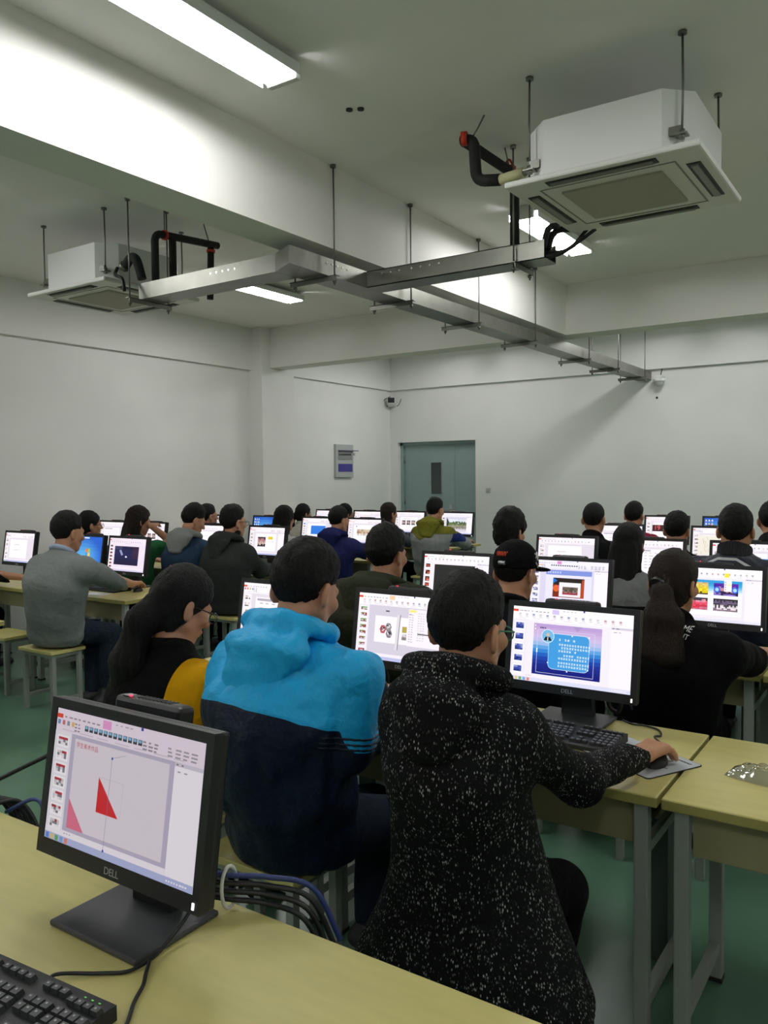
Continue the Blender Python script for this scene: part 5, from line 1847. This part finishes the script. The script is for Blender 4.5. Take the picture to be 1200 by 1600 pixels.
# mouse pad and mouse of the speckled coat person
pad = empty('mouse_pad', (-.773, 2.5655, DZT + .0008), math.radians(-28.7))
tag(pad, 'pale grey mouse pad under the speckled coat person\'s hand, across the desk joint', 'mouse pad')
def rounded(w, h, r):
    return [(sx * (w / 2 - r) + r * math.cos(a), sy * (h / 2 - r) + r * math.sin(a)) for sx, sy, a0 in ((1, 1, 0), (-1, 1, 90), (-1, -1, 180), (1, -1, 270)) for a in [math.radians(a0 + t) for t in (0, 30, 60, 90)]]
MB().prism(rounded(.340, .230, .012), 'z', 0, .0025).build('rubber_base', M_black2, pad)
MB().prism(rounded(.335, .225, .011), 'z', .0025, .0032).build('cloth_top', mat('pad_cloth', '#b9bec2', .8), pad)
g = MB()
rr = random.Random(4)
for i in range(8):
    x = -.026 + i * .0066
    g.box(x, x + .0013, -.005, .004, 0, .0004)
    g.box(x + .0035, x + .0048, -.005 + .004 * rr.random(), .004, 0, .0004)
    yy = rr.choice((-.005, -.001, .0027))
    g.box(x, x + .0048, yy, yy + .0013, 0, .0004)
g.build('printed_word', M_black, pad, loc=(.125, .086, .0033))
MB().prism([(-.01, -.004), (.02, -.002), (.02, .004), (-.004, .005)], 'z', 0, .0004).build('printed_mark', mat('grey_print', '#6a6e72', .7), pad, loc=(.12, -.01, .0033), rot=(0, 0, .3))
mouse(-.69, 2.515, 'black mouse under the speckled coat person\'s right hand', DZT + .0042, -.1)
mouse(-.645, 4.1, 'black mouse under the ponytail girl\'s right hand', rz=-.05)
mouse(-5.27, 4.28, 'black mouse under the grey sweater person\'s right hand', rz=.3)
mouse(-4.75, 9.0, 'black mouse under the olive hood boy\'s right hand')

def cable(ctrl, r, label, n=8, name='cable', m=M_cable):
    o = MB().tube(curve_pts(ctrl, n), r, 8).build(name, m)
    tag(o, label, 'cable')
    return o
z = DZT + .005
cable([(-.695, 2.58, z + .010), (-.70, 2.66, z + .005), (-.765, 2.76, z + .004), (-.755, 2.80, z), (-.78, 2.86, z), (-.835, 2.885, z), (-.875, 2.88, z), (-.92, 2.905, z)], .0035, 'thin black mouse cable curling on the desk at the speckled coat person\'s hand', name='mouse_cable')
cable([(-1.225, .82, z), (-1.30, .845, z + .004), (-1.24, .90, z), (-1.20, .935, z), (-1.19, .985, z + .006), (-1.2, 1.03, z + .014), (-1.205, 1.08, .79), (-1.215, 1.13, .83), (-1.23, 1.16, .87)], .0036, 'black keyboard cable lying before the red triangle monitor', name='keyboard_cable')
cable([(-1.185, .968, z + .006), (-1.168, .945, z), (-1.145, .92, z), (-1.12, .88, z), (-1.075, .82, z), (-1.04, .72, z), (-1.0, .62, z)], .0036, 'black mouse cable running to the bottom picture edge by the nearest keyboard', name='mouse_cable')
# bundle behind the nearest desk's left part
for i in range(5):
    dx = .02 * i
    cable([(-2.2 + dx, 1.12, z + .004), (-2.19 + dx, 1.205, z + .012), (-2.16 + dx, 1.25 + .004 * i, z + .01), (-2.11 + dx, 1.27 + .004 * i, .70), (-2.07 + dx, 1.27, .6)], .006,
          'black cable, %s of the bundle hanging over desk edge at left' % ['leftmost', 'second from left', 'middle one', 'second from right', 'rightmost'][i])
cable([(-2.19, 1.265, .80), (-2.06, 1.32, .87), (-1.98, 1.36, .91), (-1.86, 1.33, .90), (-1.8, 1.27, .84), (-1.83, 1.25, .76)], .006, 'black cable arching above the desk edge left of the red triangle monitor')
cable([(-2.10, 1.24, .74), (-2.0, 1.26, .79), (-1.94, 1.25, .77), (-1.95, 1.25, .66)], .005, 'blue cable at the left desk edge', m=mat('blue_cable', '#24356e', .5))
# bundle behind the near monitor at right
for i in range(4):
    d = .017 * i
    cable([(-1.25, 1.15, .79 + d), (-1.20, 1.19, .775 + d), (-1.14, 1.232 + .2 * d, .765 + d), (-1.06, 1.262 + .6 * d, .742 + d), (-1.02, 1.282 + 1.0 * d, .65 + d * .5)], .006,
          ['lowest black cable', 'second black cable', 'third black cable', 'blue grey cable'][i] + ' of the bundle right of the red triangle monitor', m=M_cable if i < 3 else MATS['blue_cable'])
_rg = [(-1.20 + .006 * math.cos(a) * 0 , 1.19 + .022 * math.cos(a), .801 + .044 * math.sin(a)) for a in np.linspace(0, 2 * math.pi, 21)]
MB_t = MB().tube(_rg, .004, 8).build('cable_tie', M_white)
tag(MB_t, 'white cable tie round the bundle right of the near monitor', 'cable tie')
# monitor cables of the biography monitor
cable([(-.96, 2.92, .96), (-.93, 2.93, .88), (-.935, 2.93, .80), (-.95, 2.93, .775), (-.98, 2.93, .80), (-.985, 2.93, .9)], .008, 'black cable loop behind the blue text box monitor')
cable([(-.90, 2.88, .92), (-.895, 2.9, .85), (-.885, 2.90, .80)], .004, 'thin black cable hanging behind the blue text box monitor')
cable([(-1.98, 2.85, .86), (-1.985, 2.82, .80), (-1.99, 2.77, z + .003), (-1.955, 2.76, z + .003), (-1.935, 2.74, z + .003)], .003, 'thin wire of earphones at the hexagon picture monitor, left')
cable([(-1.93, 2.85, .86), (-1.9, 2.84, .81), (-1.87, 2.80, z + .014), (-1.84, 2.76, z + .014)], .003, 'thin wire of earphones at the hexagon picture monitor, right')

# paper on the row-two desk etc.
def sheet(x, y, w, d, rz, label, m=M_paper, t=.002):
    o = MB().box(-w / 2, w / 2, -d / 2, d / 2, .0008, t + .0008).build('paper_sheet', m, None, (x, y, DZT), (0, 0, rz))
    tag(o, label, 'paper')
    return o
sheet(-2.14, 2.385, .11, .19, .06, 'white paper sheet on desk between the yellow sleeved girl and the blue jacket')
sheet(-5.45, 4.02, .21, .12, .05, 'white paper sheet on desk at the grey sweater person\'s elbow')
# clear plastic bag on the right desk
def bag():
    rr = np.random.RandomState(5)
    n, m = 34, 22
    u = np.linspace(-1, 1, n); v = np.linspace(-1, 1, m)
    U, Vv = np.meshgrid(u, v, indexing='ij')
    vs = []
    for side in (1, -1):
        X = U * .11; Y = Vv * .065 * (1 - .25 * U ** 2)
        prof = np.clip(1 - np.abs(U) ** 3, 0, 1) * np.clip(1 - np.abs(Vv) ** 2.4, 0, 1)
        P = np.stack([X, Y, 0 * X], -1).reshape(-1, 3)
        nz = (wav(P, 60, 3) * .024 + np.abs(wav(P, 140, 7)) * .022).reshape(n, m)
        Z = (.034 * prof + nz * prof) if side > 0 else .002 + .004 * prof * 0
        vs.append(np.stack([X, Y, np.maximum(Z, .0015 if side < 0 else .003)], -1).reshape(-1, 3))
    idx = np.arange(n * m).reshape(n, m)
    q = np.stack([idx[:-1, :-1], idx[1:, :-1], idx[1:, 1:], idx[:-1, 1:]], -1).reshape(-1, 4)
    return np_mesh('plastic_bag', np.concatenate(vs), np.concatenate([q, q[:, ::-1] + n * m]))
M_bag = bpy.data.materials.new('clear_film'); M_bag.use_nodes = True
_nt = M_bag.node_tree
for n_ in list(_nt.nodes): _nt.nodes.remove(n_)
_out = _nt.nodes.new('ShaderNodeOutputMaterial'); _mix = _nt.nodes.new('ShaderNodeMixShader')
_tr = _nt.nodes.new('ShaderNodeBsdfTransparent'); _gl = _nt.nodes.new('ShaderNodeBsdfGlossy'); _gl.inputs['Roughness'].default_value = .12
_lw = _nt.nodes.new('ShaderNodeLayerWeight'); _lw.inputs['Blend'].default_value = .45
_mu = _nt.nodes.new('ShaderNodeMath'); _mu.operation = 'MULTIPLY_ADD'; _mu.inputs[1].default_value = .7; _mu.inputs[2].default_value = .12
_nt.links.new(_lw.outputs['Facing'], _mu.inputs[0]); _nt.links.new(_mu.outputs[0], _mix.inputs['Fac'])
_nt.links.new(_tr.outputs[0], _mix.inputs[1]); _nt.links.new(_gl.outputs[0], _mix.inputs[2]); _nt.links.new(_mix.outputs[0], _out.inputs['Surface'])
o = obj('plastic_bag', bag(), [M_bag], None, (-.385, 2.57, DZT), (0, 0, -.15))
tag(o, 'crumpled clear plastic bag on the right desk', 'plastic bag')

# black bag and grey cloth on the far left desk end
def lump(name, c, r, m, seed, label, cat):
    r = np.array(r)
    def fn(p): return np.maximum(ell(p, (0, 0, r[2] * .3), r) + wav(p, 22, seed) * .02, .0 - p[:, 2])
    v, q = mesh_sdf(fn, -r * 1.5 - .02, r * 1.6 + .02, .008)
    o = obj(name, np_mesh(name, v, q), [m], None, c)
    return tag(o, label, cat)
lump('bag', (-5.2, 2.70, DZT + .004), (.14, .10, .075), cloth('black_bag_cloth', '#17171a'), 3, 'black soft bag on desk end at left picture edge', 'bag')
lump('scarf', (-5.0, 2.84, DZT + .004), (.05, .06, .045), cloth('grey_scarf', '#6c6d6d'), 5, 'grey crumpled cloth on desk end at left picture edge', 'cloth')
o = MB().box(-.05, .05, -.04, .04, 0, .003).build('paper_sheet', M_paper, None, (-5.0, 2.56, DZT + .001))
tag(o, 'small white paper on desk end at left picture edge', 'paper')

sheet(-5.42, 5.72, .12, .12, .2, 'white paper leaning on desk before the crowd photo monitor')

# ------------------------------------------------------------------ camera, world, view
cam = bpy.data.cameras.new('camera')
co = bpy.data.objects.new('camera', cam)
COL.objects.link(co)
f_px, yaw, pitch, roll = 1271.3, 0.5927, -0.04348, 0.010994
cam.sensor_fit = 'VERTICAL'
cam.sensor_height = 32.0
cam.lens = f_px / 1600 * 32.0
cam.clip_start = .05
fw = Vector((-math.sin(yaw) * math.cos(pitch), math.cos(yaw) * math.cos(pitch), math.sin(pitch)))
rt = Vector((math.cos(yaw), math.sin(yaw), 0))
dn = fw.cross(rt)
r2 = rt * math.cos(roll) + dn * math.sin(roll)
d2 = -rt * math.sin(roll) + dn * math.cos(roll)
Mx = Matrix((( r2.x, -d2.x, -fw.x, 0), (r2.y, -d2.y, -fw.y, 0), (r2.z, -d2.z, -fw.z, 1.65), (0, 0, 0, 1)))
co.matrix_world = Mx
SC.camera = co
w = bpy.data.worlds.new('world')
SC.world = w
w.use_nodes = True
w.node_tree.nodes['Background'].inputs[0].default_value = (.02, .02, .022, 1)
vs = SC.view_settings
vs.view_transform = 'Standard'
vs.look = 'None'
vs.gamma = 1
vs.use_curve_mapping = False
vs.exposure = -0.2
SC.cycles.use_denoising = True
SC.cycles.max_bounces = 8
SC.cycles.sample_clamp_indirect = 6
